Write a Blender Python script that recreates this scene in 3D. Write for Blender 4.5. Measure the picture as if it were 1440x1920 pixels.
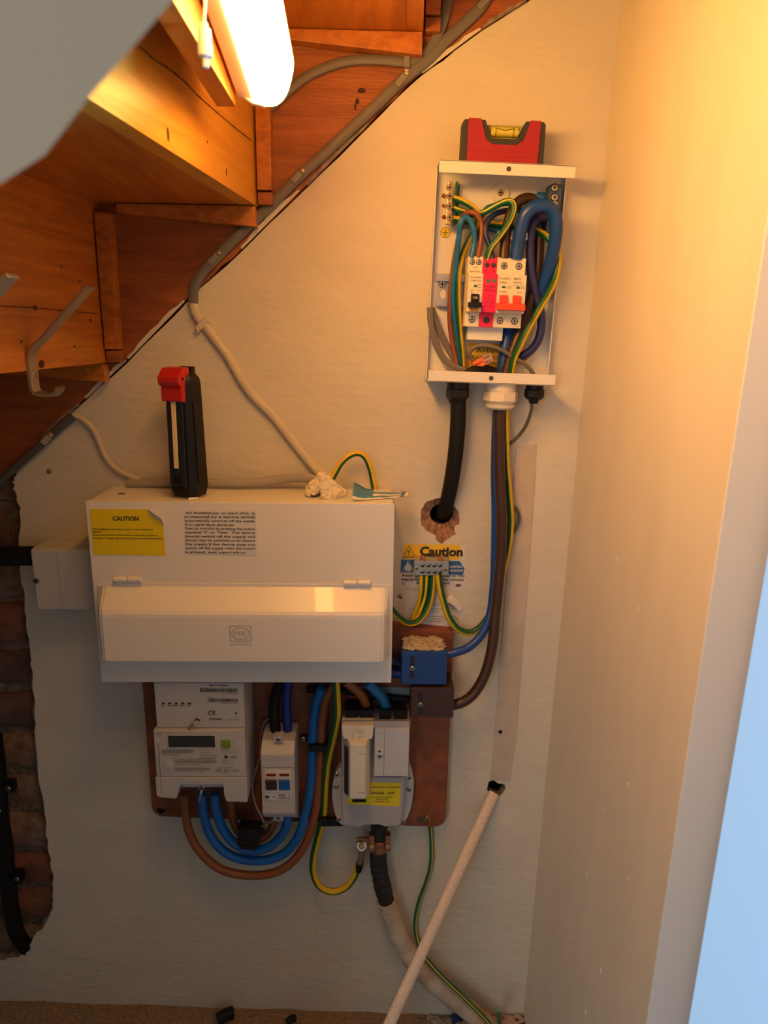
import bpy, bmesh, math, random
from mathutils import Vector, Matrix
from mathutils.geometry import tessellate_polygon
random.seed(7)
S = bpy.context.scene
COL = S.collection
for o in list(bpy.data.objects): bpy.data.objects.remove(o)

# ------------------------------------------------------------------ camera
F = 1329.0                      # focal length in pixels of the 1440 x 1920 frame
ZC = 1.19                       # camera height above the floor
_dy = Vector((-30.0, 340.0, -F)).normalized()
_dz = -Vector((-80.0, -5202.0, -F)).normalized()
_dz = (_dz - _dy * _dz.dot(_dy)).normalized()
_dx = _dy.cross(_dz)
ROT = Matrix((_dx, _dy, _dz))   # world <- camera
CAM = Vector((0.0, -1.0, ZC))
cd = bpy.data.cameras.new('camera'); cam = bpy.data.objects.new('camera', cd); COL.objects.link(cam)
cam.matrix_world = Matrix.Translation(CAM) @ ROT.to_4x4()
cd.sensor_fit = 'VERTICAL'; cd.sensor_height = 36.0; cd.sensor_width = 27.0
cd.lens = F / 1920.0 * 36.0; cd.clip_start = 0.02
cd.dof.use_dof = True; cd.dof.focus_distance = 0.95; cd.dof.aperture_fstop = 6.0
S.camera = cam

# ------------------------------------------------------------------ light and exposure
S.view_settings.view_transform = 'Standard'; S.view_settings.look = 'None'
S.view_settings.gamma = 1.0; S.view_settings.use_curve_mapping = False
S.view_settings.exposure = 0.0
LAMP_COL = (1.0, 0.50, 0.105); LAMP_STRENGTH = 50.0
W = bpy.data.worlds.new('hall_daylight'); S.world = W; W.use_nodes = True
W.node_tree.nodes['Background'].inputs[0].default_value = (0.80, 0.94, 1.10, 1)
W.node_tree.nodes['Background'].inputs[1].default_value = 0.27
def area(name, loc, target, sx, sy, col, power):
    l = bpy.data.lights.new(name, 'AREA'); l.shape = 'RECTANGLE'; l.size = sx; l.size_y = sy
    l.color = col; l.energy = power
    o = bpy.data.objects.new(name, l); COL.objects.link(o); o.location = loc
    o.rotation_euler = (Vector(target) - Vector(loc)).to_track_quat('-Z', 'Y').to_euler()
    return o
# added blue lamp for the daylight on the wall end, right of the cupboard
area('wall_end_daylight', (1.55, -0.75, 0.85), (0.42, -0.5, 0.72), 0.20, 1.5, (0.17, 0.54, 1.0), 66)
# added soft fill behind and left of the camera, lifting lining and right wall
area('hall_fill_light', (-1.0, -2.3, 1.30), (0.3, -0.4, 0.6), 0.9, 1.1, (1.0, 0.96, 0.92), 12)

# ------------------------------------------------------------------ helpers
def P(px, py, d=0.0):
    """world point seen at a photo pixel, at distance d in front of the back wall"""
    r = ROT @ Vector((px - 720.0, 960.0 - py, -F))
    return CAM + r * ((-d - CAM.y) / r.y)
def srgb(h):
    c = [int(h[i:i+2], 16) / 255 for i in (0, 2, 4)]
    return tuple(v / 12.92 if v < .04045 else ((v + .055) / 1.055) ** 2.4 for v in c)
MATS = {}
def mat(name, col, rough=.5, metal=0., var=0., vscale=40., bump=0., bscale=60., col2=None, spec=.5,
        emit=None, estr=0., stretch=None, trans=0., coat=0., distort=0.):
    if name in MATS: return MATS[name]
    if isinstance(col, str): col = srgb(col)
    if isinstance(col2, str): col2 = srgb(col2)
    m = bpy.data.materials.new(name); m.use_nodes = True; nt = m.node_tree; N = nt.nodes; L = nt.links
    b = N['Principled BSDF']; b.inputs['Base Color'].default_value = (*col, 1)
    b.inputs['Roughness'].default_value = rough; b.inputs['Metallic'].default_value = metal
    b.inputs['Specular IOR Level'].default_value = spec
    if trans: b.inputs['Transmission Weight'].default_value = trans
    if coat: b.inputs['Coat Weight'].default_value = coat
    if emit:
        b.inputs['Emission Color'].default_value = (*emit, 1); b.inputs['Emission Strength'].default_value = estr
    tc = N.new('ShaderNodeTexCoord'); src = tc.outputs['Object']
    if stretch:
        mp = N.new('ShaderNodeMapping'); mp.inputs['Scale'].default_value = stretch
        L.new(src, mp.inputs['Vector']); src = mp.outputs['Vector']
    if var or col2:
        n = N.new('ShaderNodeTexNoise'); n.inputs['Scale'].default_value = vscale; n.inputs['Detail'].default_value = 6
        n.inputs['Distortion'].default_value = distort
        L.new(src, n.inputs['Vector'])
        r = N.new('ShaderNodeValToRGB'); c2 = col2 if col2 else tuple(max(0, c * (1 - var)) for c in col)
        r.color_ramp.elements[0].position = .35; r.color_ramp.elements[1].position = .65
        r.color_ramp.elements[0].color = (*c2, 1); r.color_ramp.elements[1].color = (*col, 1)
        L.new(n.outputs['Fac'], r.inputs['Fac']); L.new(r.outputs['Color'], b.inputs['Base Color'])
    if bump:
        n2 = N.new('ShaderNodeTexNoise'); n2.inputs['Scale'].default_value = bscale; n2.inputs['Detail'].default_value = 5
        L.new(src, n2.inputs['Vector'])
        bp = N.new('ShaderNodeBump'); bp.inputs['Strength'].default_value = bump; bp.inputs['Distance'].default_value = .004
        L.new(n2.outputs['Fac'], bp.inputs['Height']); L.new(bp.outputs['Normal'], b.inputs['Normal'])
    MATS[name] = m; return m
def stripe_mat(name, green, yellow, a=.02, b=.40, rough=.4):
    """earth wire sleeving: yellow over part of the girth, green over the rest"""
    m = bpy.data.materials.new(name); m.use_nodes = True; N = m.node_tree.nodes; L = m.node_tree.links
    bs = N['Principled BSDF']; bs.inputs['Roughness'].default_value = rough
    uv = N.new('ShaderNodeUVMap'); sp = N.new('ShaderNodeSeparateXYZ'); L.new(uv.outputs[0], sp.inputs[0])
    r = N.new('ShaderNodeValToRGB'); r.color_ramp.interpolation = 'CONSTANT'
    e = r.color_ramp.elements; e[0].position = 0; e[0].color = (*srgb(green), 1)
    e[1].position = a; e[1].color = (*srgb(yellow), 1)
    k = e.new(b); k.color = (*srgb(green), 1)
    L.new(sp.outputs[0], r.inputs[0]); L.new(r.outputs[0], bs.inputs['Base Color'])
    MATS[name] = m; return m

WM = {}                                                   # world matrix of every object made
def setprops(o, label=None, cat=None, group=None, kind=None):
    if label: o['label'] = label
    if cat: o['category'] = cat
    if group: o['group'] = group
    if kind: o['kind'] = kind
    return o
def thing(name, label, cat, loc, ry=0., rz=0., group=None):
    o = bpy.data.objects.new(name, None); COL.objects.link(o); o.empty_display_size = .02
    o.location = loc; o.rotation_euler = (0, ry, rz)
    WM[o] = Matrix.Translation(loc) @ (Matrix.Rotation(rz, 4, 'Z') @ Matrix.Rotation(ry, 4, 'Y'))
    return setprops(o, label, cat, group)
def finish(bm, ang=35):
    bmesh.ops.recalc_face_normals(bm, faces=bm.faces[:])
    c = math.radians(ang)
    for e in bm.edges:
        if len(e.link_faces) == 2:
            e.smooth = e.calc_face_angle(0) < c
    for f in bm.faces: f.smooth = True
def obj(name, bm, m, parent=None, local=False, label=None, cat=None, group=None, kind=None, fin=True):
    """one mesh object; its vertices are world coordinates unless local (then in the parent's frame)"""
    if fin: finish(bm)
    if parent is not None:
        if not local: bm.transform(WM[parent].inverted())
        loc = Vector((0, 0, 0)); W_ = WM[parent]
    else:
        xs = [v.co for v in bm.verts]
        loc = Vector(((min(v.x for v in xs) + max(v.x for v in xs)) / 2, (min(v.y for v in xs) + max(v.y for v in xs)) / 2, min(v.z for v in xs)))
        bm.transform(Matrix.Translation(-loc)); W_ = Matrix.Translation(loc)
    me = bpy.data.meshes.new(name); bm.to_mesh(me); bm.free()
    if isinstance(m, (list, tuple)):
        for k in m: me.materials.append(k)
    elif m: me.materials.append(m)
    o = bpy.data.objects.new(name, me); COL.objects.link(o); o.location = loc
    if parent is not None: o.parent = parent
    WM[o] = W_
    if fin: wn = o.modifiers.new('normals', 'WEIGHTED_NORMAL'); wn.keep_sharp = True
    return setprops(o, label, cat, group, kind)
def join(*bms):
    a = bms[0]
    for b in bms[1:]:
        me = bpy.data.meshes.new('t'); b.to_mesh(me); a.from_mesh(me); bpy.data.meshes.remove(me); b.free()
    return a
def bev(bm, off, seg=2, edges=None):
    if off > 0:
        bmesh.ops.bevel(bm, geom=edges if edges else bm.edges[:], offset=off, segments=seg, affect='EDGES', clamp_overlap=True, profile=.5)
    return bm
def box(x0, x1, d0, d1, z0, z1, b=0., seg=2):
    bm = bmesh.new()
    vs = [bm.verts.new((x, -d, z)) for x in (x0, x1) for d in (d0, d1) for z in (z0, z1)]
    for f in ((0, 1, 3, 2), (4, 6, 7, 5), (0, 4, 5, 1), (2, 3, 7, 6), (0, 2, 6, 4), (1, 5, 7, 3)):
        bm.faces.new([vs[i] for i in f])
    bmesh.ops.recalc_face_normals(bm, faces=bm.faces[:])
    return bev(bm, b, seg)
def frust(r0, d0, r1, d1, b=0., seg=2):
    """rect r0 (x0,x1,z0,z1) at depth d0 lofted to rect r1 at depth d1"""
    bm = bmesh.new()
    q = [[bm.verts.new((x, -d, z)) for x, z in ((r[0], r[2]), (r[1], r[2]), (r[1], r[3]), (r[0], r[3]))] for r, d in ((r0, d0), (r1, d1))]
    bm.faces.new(q[0]); bm.faces.new(q[1][::-1])
    for i in range(4): bm.faces.new((q[0][i], q[0][(i+1) % 4], q[1][(i+1) % 4], q[1][i]))
    bmesh.ops.recalc_face_normals(bm, faces=bm.faces[:])
    return bev(bm, b, seg)
def prism(poly, d0, d1, b=0., seg=2):
    """polygon of (x,z) extruded between depths d0 and d1"""
    bm = bmesh.new()
    a = [bm.verts.new((x, -d0, z)) for x, z in poly]; c = [bm.verts.new((x, -d1, z)) for x, z in poly]
    bm.faces.new(a); bm.faces.new(c[::-1]); n = len(poly)
    for i in range(n): bm.faces.new((a[i], a[(i+1) % n], c[(i+1) % n], c[i]))
    bmesh.ops.recalc_face_normals(bm, faces=bm.faces[:])
    return bev(bm, b, seg)
def profx(prof, x0, x1, b=0., seg=2):
    """profile of (d,z) extruded along x"""
    bm = bmesh.new()
    a = [bm.verts.new((x0, -d, z)) for d, z in prof]; c = [bm.verts.new((x1, -d, z)) for d, z in prof]
    bm.faces.new(a); bm.faces.new(c[::-1]); n = len(prof)
    for i in range(n): bm.faces.new((a[i], a[(i+1) % n], c[(i+1) % n], c[i]))
    bmesh.ops.recalc_face_normals(bm, faces=bm.faces[:])
    return bev(bm, b, seg)
def cyl(c0, c1, r0, r1=None, n=16, b=0.):
    c0 = Vector(c0); c1 = Vector(c1); r1 = r0 if r1 is None else r1
    t = (c1 - c0).normalized(); u = t.orthogonal().normalized(); w = t.cross(u)
    bm = bmesh.new(); R_ = []
    for c, r in ((c0, r0), (c1, r1)):
        R_.append([bm.verts.new(c + (u * math.cos(2*math.pi*i/n) + w * math.sin(2*math.pi*i/n)) * r) for i in range(n)])
    bm.faces.new(R_[0][::-1]); bm.faces.new(R_[1])
    for i in range(n): bm.faces.new((R_[0][i], R_[0][(i+1) % n], R_[1][(i+1) % n], R_[1][i]))
    if b: bev(bm, b, 2, [e for e in bm.edges if e.calc_face_angle(0) > .8])
    return bm
def lathe(c0, axis, prof, n=20):
    """profile of (t, r) along an axis from c0"""
    c0 = Vector(c0); t = Vector(axis).normalized(); u = t.orthogonal().normalized(); w = t.cross(u)
    bm = bmesh.new(); rings = []
    for s, r in prof:
        rings.append([bm.verts.new(c0 + t * s + (u * math.cos(2*math.pi*i/n) + w * math.sin(2*math.pi*i/n)) * r) for i in range(n)])
    bm.faces.new(rings[0][::-1]); bm.faces.new(rings[-1])
    for a, c in zip(rings, rings[1:]):
        for i in range(n): bm.faces.new((a[i], a[(i+1) % n], c[(i+1) % n], c[i]))
    return bm
def spline(pts, n=8):
    pts = [Vector(p) for p in pts]; out = []
    q = [pts[0] * 2 - pts[1]] + pts + [pts[-1] * 2 - pts[-2]]
    for i in range(1, len(q) - 2):
        a, b, c, d = q[i-1], q[i], q[i+1], q[i+2]
        for k in range(n):
            t = k / n
            out.append(.5 * ((2*b) + (c - a)*t + (2*a - 5*b + 4*c - d)*t*t + (3*b - a - 3*c + d)*t*t*t))
    out.append(pts[-1]); return out
def tube(pts, r, n=12, flat=1., twist=0., jit=0., step=8, radii=None):
    """round (or flattened, flat<1 = thin towards the camera) tube with u = angle measured from the camera side"""
    path = spline(pts, step) if step > 1 else [Vector(p) for p in pts]
    bm = bmesh.new(); uvl = bm.loops.layers.uv.new('UVMap'); rings = []; prev = None; m = len(path)
    for i, p in enumerate(path):
        t = (path[min(i+1, m-1)] - path[max(i-1, 0)]).normalized()
        ref = Vector((0, -1, 0)); n1 = ref - t * ref.dot(t)
        if n1.length < .35 and prev is not None: n1 = prev - t * prev.dot(t)
        if n1.length < 1e-4: n1 = t.orthogonal()
        n1.normalize(); prev = n1; n2 = t.cross(n1)
        rr = r if radii is None else radii[0] + (radii[1] - radii[0]) * i / (m - 1)
        rr *= 1 + (random.random() - .5) * jit
        ring = []
        for k in range(n):
            a = 2 * math.pi * k / n + twist
            ring.append(bm.verts.new(p + n1 * math.cos(a) * rr * flat + n2 * math.sin(a) * rr))
        rings.append(ring)
    for i in range(m - 1):
        for k in range(n):
            f = bm.faces.new((rings[i][k], rings[i][(k+1) % n], rings[i+1][(k+1) % n], rings[i+1][k]))
            us = (k / n, (k+1) / n, (k+1) / n, k / n); vs = (i, i, i+1, i+1)
            for l, u_, v_ in zip(f.loops, us, vs): l[uvl].uv = (u_ + twist / (2 * math.pi), v_ / m)
    bm.faces.new(rings[0][::-1]); bm.faces.new(rings[-1])
    return bm
def cable(name, label, pts, r, m, cat='cable', group=None, **kw):
    """pts are (pixel x, pixel y, depth)"""
    return obj(name, tube([P(*p) for p in pts], r, **kw), m, label=label, cat=cat, group=group)
def screw(c, r, parent, m, local=False, name='screw', normal=(0, -1, 0), h=.0015):
    c = Vector(c); n = Vector(normal)
    bm = lathe(c, n, [(0, r), (h * .5, r), (h, r * .8)], 14)
    o = obj(name, bm, m, parent, local)
    s = box(c.x - r * .7, c.x + r * .7, -c.y + h, -c.y + h + .0002, c.z - r * .14, c.z + r * .14)
    s2 = box(c.x - r * .14, c.x + r * .14, -c.y + h, -c.y + h + .0002, c.z - r * .7, c.z + r * .7)
    return o, join(s, s2)
def rrect(x0, x1, z0, z1, r, n=4):
    out = []
    for cx, cz, a0 in ((x1-r, z1-r, 0), (x0+r, z1-r, 90), (x0+r, z0+r, 180), (x1-r, z0+r, 270)):
        for i in range(n + 1):
            a = math.radians(a0 + 90 * i / n); out.append((cx + r * math.cos(a), cz + r * math.sin(a)))
    return out
def text_bm(items, bold=.014):
    """items: (string, x centre, depth, z centre, cap height, width or None, tilt) in the frame of the target; readable from -y"""
    bm = bmesh.new()
    for s, x, d, z, h, w, *rest in items:
        cu = bpy.data.curves.new('t', 'FONT'); cu.body = s; cu.offset = bold; cu.size = 1.0; cu.align_x = 'LEFT'; cu.resolution_u = 2
        to = bpy.data.objects.new('t', cu); COL.objects.link(to)
        bpy.context.view_layer.update()
        me = bpy.data.meshes.new_from_object(to.evaluated_get(bpy.context.evaluated_depsgraph_get()))
        bpy.data.objects.remove(to); bpy.data.curves.remove(cu)
        xs = [v.co.x for v in me.vertices] or [0, 1]
        x0, x1 = min(xs), max(xs); sy = h / .69; sx = (w / (x1 - x0)) if w else sy
        tilt = rest[0] if rest else 0.
        for v in me.vertices:
            lx = (v.co.x - (x0 + x1) / 2) * sx; lz = (v.co.y - .345) * sy
            v.co = (x + lx * math.cos(tilt) - lz * math.sin(tilt), -d, z + lx * math.sin(tilt) + lz * math.cos(tilt))
        bm.from_mesh(me); bpy.data.meshes.remove(me)
    return bm
def lettering(items, m, parent, local=False, name='lettering', bold=.014):
    return obj(name, text_bm(items, bold), m, parent, local, fin=False)
def quad(poly, d):
    """flat printed area (no thickness), polygon of (x,z) at depth d"""
    bm = bmesh.new(); bm.faces.new([bm.verts.new((x, -d, z)) for x, z in poly]); return bm
def rq(x0, x1, z0, z1, d): return quad(((x0, z0), (x1, z0), (x1, z1), (x0, z1)), d)
def barcode(x0, x1, z0, z1, d):
    bm = bmesh.new(); x = x0
    while x < x1:
        w = random.choice((.0004, .0007, .0011)); q = [bm.verts.new(c) for c in ((x, -d, z0), (min(x+w, x1), -d, z0), (min(x+w, x1), -d, z1), (x, -d, z1))]
        bm.faces.new(q); x += w + random.choice((.0004, .0006, .0009))
    return bm
def ring(cx, cz, rx, rz, w, d, n=32):
    bm = bmesh.new(); a = []; b = []
    for i in range(n):
        t = 2 * math.pi * i / n
        a.append(bm.verts.new((cx + rx * math.cos(t), -d, cz + rz * math.sin(t)))); b.append(bm.verts.new((cx + (rx - w) * math.cos(t), -d, cz + (rz - w) * math.sin(t))))
    for i in range(n): bm.faces.new((a[i], a[(i+1) % n], b[(i+1) % n], b[i]))
    return bm
def outline(poly, w, d):
    """line of width w along a closed polygon of (x,z)"""
    bm = bmesh.new(); n = len(poly); cx = sum(p[0] for p in poly) / n; cz = sum(p[1] for p in poly) / n
    a = []; b = []
    for x, z in poly:
        l = math.hypot(x - cx, z - cz); k = (l - w) / l
        a.append(bm.verts.new((x, -d, z))); b.append(bm.verts.new((cx + (x - cx) * k, -d, cz + (z - cz) * k)))
    for i in range(n): bm.faces.new((a[i], a[(i+1) % n], b[(i+1) % n], b[i]))
    return bm

# ------------------------------------------------------------------ materials
paint = mat('wall_paint', (.66, .60, .49), .62, var=.07, vscale=7, bump=.42, bscale=46, spec=.35, stretch=(1, 1, 2.2))
paint_r = mat('wall_paint_smooth', (.66, .60, .49), .55, var=.06, vscale=6, bump=.12, bscale=24, spec=.35, stretch=(1, 2.5, .6))
plaster_raw = mat('bare_plaster', 'b98a6a', .95, var=.45, vscale=140, bump=1., bscale=260)
plaster_edge = mat('broken_plaster', '9c8878', .95, var=.4, vscale=90, bump=1., bscale=140)
mortar = mat('old_mortar', '85705c', 1., var=.55, vscale=60, bump=1., bscale=90)
brickm = [mat('brick_red', '8a5340', .95, col2='5f4334', vscale=30, bump=1., bscale=80), mat('brick_dark', '6b4c3c', .95, col2='4b3a30', vscale=25, bump=1., bscale=90),
          mat('brick_pale', '8d7560', .95, col2='6d4d3d', vscale=35, bump=1., bscale=70)]
wood = mat('pine_orange', (.52, .17, .018), .42, col2=(.36, .10, .010), vscale=9, bump=.12, bscale=30, stretch=(6, .6, 9), distort=1.2)
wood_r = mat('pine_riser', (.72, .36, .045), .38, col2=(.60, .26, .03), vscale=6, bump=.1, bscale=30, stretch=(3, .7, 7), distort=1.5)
wood_s = mat('pine_string', (.36, .10, .018), .5, col2=(.24, .06, .010), vscale=8, bump=.3, bscale=40, stretch=(1.2, 1, 8), distort=.6)
white_pl = mat('white_plastic', (.78, .77, .74), .38)
darkened_pl = mat('darkened_white_plastic', (.50, .48, .46), .42)  # white plastic with its base colour darkened, for meter, box and isolator
white_mt = mat('white_enamel', (.74, .71, .66), .34, coat=.2)
cream_pl = mat('cream_plastic', (.72, .66, .54), .45)
grey_pl = mat('grey_plastic', (.42, .40, .41), .5)
lgrey_pl = mat('light_grey_plastic', (.55, .54, .56), .5)
black_pl = mat('black_plastic', (.008, .0075, .0075), .45, spec=.3)
black_rb = mat('black_rubber', (.007, .0065, .0065), .6, spec=.25, bump=.2, bscale=200)
dark = mat('dark_opening', (.008, .007, .006), .9)
steel = mat('steel', (.54, .50, .45), .38, 1.)
brass = mat('brass', (.75, .52, .22), .32, 1.)
copper = mat('copper', (.50, .22, .12), .4, .8, var=.4, vscale=200)
alu = mat('satin_aluminium', (.46, .43, .40), .38, 1.)
redp = mat('red_plastic', (.50, .016, .012), .45)
redl = mat('red_enamel', (.36, .008, .022), .55, var=.15, vscale=300)
pink = mat('magenta_plastic', (.80, .01, .10), .42)
redsw = mat('red_switch', (.72, .06, .03), .4)
blue_hb = mat('blue_block', (.012, .055, .24), .42, var=.15, vscale=60)
brown_hb = mat('brown_block', (.055, .022, .018), .42, var=.2, vscale=60)
c_blue = mat('cable_blue', (.006, .055, .27), .36)
c_lblue = mat('cable_light_blue', (.012, .14, .36), .38)
c_mblue = mat('cable_meter_blue', (.005, .12, .42), .36)
c_navy = mat('cable_navy', (.008, .022, .10), .4)
c_violet = mat('cable_violet_blue', (.028, .03, .14), .42)
c_brown = mat('cable_brown', (.05, .018, .010), .38)
c_orange = mat('cable_orange_brown', (.26, .075, .022), .38)
c_rust = mat('cable_rust_brown', (.23, .065, .025), .4)
c_grey = mat('cable_grey', (.145, .132, .115), .5)
c_dgrey = mat('cable_dark_grey', (.085, .08, .075), .5)
c_green = mat('cable_green', (.005, .16, .085), .4)
gy = stripe_mat('earth_green_yellow', '0a4a1c', 'd9b000', .0, .30)
gy2 = stripe_mat('earth_yellow_green', '0a5424', 'd6ad04', .72, .999)
gyt = stripe_mat('earth_thin_yellow', '0c5f42', 'd9b40a', .90, .985)
ink = mat('black_ink', (.02, .02, .02), .7)
gink = mat('grey_ink', (.20, .19, .18), .7)
lab_y = mat('yellow_label', (.74, .56, .008), .4)
lab_y2 = mat('amber_label', (.80, .50, .015), .45)
lab_w = mat('paper_label', (.66, .63, .60), .55)
lab_b = mat('blue_label', (.02, .12, .30), .5)
boardm = mat('oiled_board', (.28, .075, .025), .5, col2=(.17, .045, .015), vscale=45, bump=.35, bscale=160)
carpet = mat('brown_carpet', (.36, .25, .15), 1., col2=(.20, .13, .075), vscale=260, bump=1., bscale=420)
# ------------------------------------------------------------------ the cupboard itself
def Wx(px, py, d=0.): p = P(px, py, d); return (p.x, p.z)
def jag(pts, amp, n=4):
    out = []
    for a, b in zip(pts, pts[1:]):
        for k in range(n):
            t = k / n; j = amp if 0 < k else amp * .4
            out.append((a[0] + (b[0]-a[0])*t + random.uniform(-j, j), a[1] + (b[1]-a[1])*t + random.uniform(-j, j)))
    out.append(pts[-1]); return out
def corner_x(z): return .2885 + (z - (ZC - 1.2)) * .0125          # the back right corner leans a little
DIAG = [(-260, 1165), (30, 880), (135, 775), (240, 680), (355, 562), (450, 475), (565, 362), (700, 230), (780, 150), (880, 75), (995, 0), (1135, -105), (1290, -240)]
diag = [Wx(*q) for q in DIAG]
FZ0 = ZC - 1.172
def floor_z(x): return FZ0 - .05 * x
# plaster of the back wall: one slab with a ragged left edge, a diagonal top edge and two holes
rag = [(-300, 1805), (-120, 1800), (0, 1800), (30, 1795), (55, 1783), (60, 1760), (80, 1740), (96, 1712), (101, 1690), (100, 1650), (92, 1600), (86, 1540), (76, 1480), (69, 1400), (65, 1330),
       (61, 1260), (54, 1200), (46, 1130), (39, 1070), (36, 1020), (38, 960), (31, 930), (24, 905), (30, 886)]
ragw = jag([Wx(*q) for q in rag], .0022, 5)
right = [(corner_x(ZC + .75), ZC + .75), (corner_x(-.06), -.06)]
outer = ragw + jag(diag[1:11], .0012, 4)[1:] + [diag[11], (corner_x(ZC + .49), ZC + .49)] + [right[1]] + [(ragw[0][0], -.06)]
def blob(px, py, rx, ry, n, amp, ph=0.):
    return [Wx(px + rx * math.cos(2*math.pi*i/n) * (1 + amp * math.sin(3.1*i + ph) + random.uniform(-amp, amp)*.6), py + ry * math.sin(2*math.pi*i/n) * (1 + amp * math.cos(2.3*i + ph))) for i in range(n)]
crater = [Wx(*q) for q in [(788, 972), (790, 955), (800, 940), (815, 935), (835, 932), (850, 945), (861, 962), (862, 980), (852, 990), (855, 1002), (840, 1010), (828, 1020), (818, 1012), (816, 1003), (800, 996), (790, 985)]]
crater = jag(crater + crater[:1], .0011, 3)[:-1]
bore = [(Wx(828, 966)[0] + .0165 * math.cos(2*math.pi*i/16), Wx(828, 966)[1] + .0150 * math.sin(2*math.pi*i/16)) for i in range(16)]
slot = [Wx(*q) for q in [(914, 1474), (917, 1465), (926, 1463), (934, 1469), (946, 1470), (948, 1478), (942, 1488), (936, 1494), (920, 1488), (913, 1481)]]
def slab(outl, holes, d0, d1):
    bm = bmesh.new()
    loops = [[Vector((x, -d1, z)) for x, z in l] for l in [outl] + holes]
    flat = [v for l in loops for v in l]
    vs = [bm.verts.new(v) for v in flat]
    for t in tessellate_polygon([[Vector((v.x, v.z, 0)) for v in l] for l in loops]):
        try: bm.faces.new([vs[i] for i in t])
        except ValueError: pass
    k = 0
    for l in loops:
        back = [bm.verts.new((v.x, -d0, v.z)) for v in l]; n = len(l)
        for i in range(n):
            f = bm.faces.new((vs[k+i], vs[k+(i+1) % n], back[(i+1) % n], back[i])); f.material_index = 1
        k += n
    return bm
bm = slab(outer, [crater, slot], -.017, 0.)
bmesh.ops.recalc_face_normals(bm, faces=bm.faces[:])
wall_back = obj('wall_back', bm, [paint, plaster_edge], fin=False, kind='structure')
# the broken edge of the plaster slopes back to the bricks
eb2 = bmesh.new(); i0 = 10; pr = ragw[i0:]
e1 = [eb2.verts.new((x, -.0002, z)) for x, z in pr]
w1 = [random.uniform(.0035, .010) for _ in pr]
e2 = [eb2.verts.new((x - w_ * .55, random.uniform(.003, .009), z + random.uniform(-.002, .002) - (.004 if i < 20 else 0))) for i, ((x, z), w_) in enumerate(zip(pr, w1))]
e3 = [eb2.verts.new((x - w_, .0182, z + random.uniform(-.002, .002) - (.006 if i < 20 else 0))) for i, ((x, z), w_) in enumerate(zip(pr, w1))]
for r0, r1 in ((e1, e2), (e2, e3)):
    for i in range(len(pr) - 1): eb2.faces.new((r0[i], r0[i+1], r1[i+1], r1[i]))
obj('broken_edge', eb2, plaster_edge, wall_back, fin=False)
# crumbled plaster where the black cable goes through, and the dark bore behind it
bm = bmesh.new(); n = len(crater)
a = [bm.verts.new((x, 0.0, z)) for x, z in crater]
mid = [bm.verts.new(((x*.45 + bx*.55) + random.uniform(-.0015, .0015), random.uniform(.001, .0075), (z*.45 + bz*.55) + random.uniform(-.0015, .0015))) for (x, z), (bx, bz) in zip(crater, [min(bore, key=lambda q: (q[0]-x)**2 + (q[1]-z)**2) for x, z in crater])]
c0x, c0z = Wx(828, 966)
ins = []
for (x, z) in crater:
    an = math.atan2(z - c0z, x - c0x); ins.append(bm.verts.new((c0x + .0165 * math.cos(an), .008, c0z + .015 * math.sin(an))))
inb = [bm.verts.new((v.co.x, .07, v.co.z)) for v in ins]
for r0, r1, mi in ((a, mid, 0), (mid, ins, 0), (ins, inb, 1)):
    for i in range(n):
        f = bm.faces.new((r0[i], r0[(i+1) % n], r1[(i+1) % n], r1[i])); f.material_index = mi
obj('plaster_crater', bm, [plaster_raw, dark], wall_back, label='crumbled pink plaster around the cable hole')
# rubble core behind the plaster
obj('wall_back_core', join(box(-.44, corner_x(0) + .02, -.12, -.075, -.06, ZC + .9)), mortar, kind='structure')
# masonry laid bare at the left end
zt, zb = ZC - .18, -.02
masonry = obj('wall_back_masonry', box(-1.15, -.425, -.12, -.0185, -.06, ZC - .05), mortar, kind='structure')
meshes = []
for v in range(4):
    bm = box(-.1035, .1035, 0., .022, -.0315, .0315, .006, 1); bmesh.ops.subdivide_edges(bm, edges=[e for e in bm.edges if e.calc_length() > .15], cuts=5, use_grid_fill=True)
    for q in bm.verts: q.co += Vector([random.uniform(-.0034, .0034) for _ in range(3)])
    finish(bm, 60); me = bpy.data.meshes.new('brick'); bm.to_mesh(me); bm.free(); me.materials.append(brickm[v % 3]); meshes.append(me)
z = -.02; row = 0
while z < ZC - .12:
    x = -1.05 + (.108 if row % 2 else 0.)
    while x < -.44:
        o = bpy.data.objects.new('brick', meshes[random.randrange(4)]); COL.objects.link(o); o.parent = masonry
        p = WM[masonry].inverted() @ Vector((x + random.uniform(-.004, .004), .034 + random.uniform(-.002, .004), z + .036))
        o.location = p; o.rotation_euler = (random.uniform(-.02, .02), random.uniform(-.015, .015), random.uniform(-.02, .02) + (math.pi if row % 3 == 0 else 0))
        if row % 3 == 0: o.location.y -= .022
        x += .216
    z += .0735; row += 1
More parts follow.
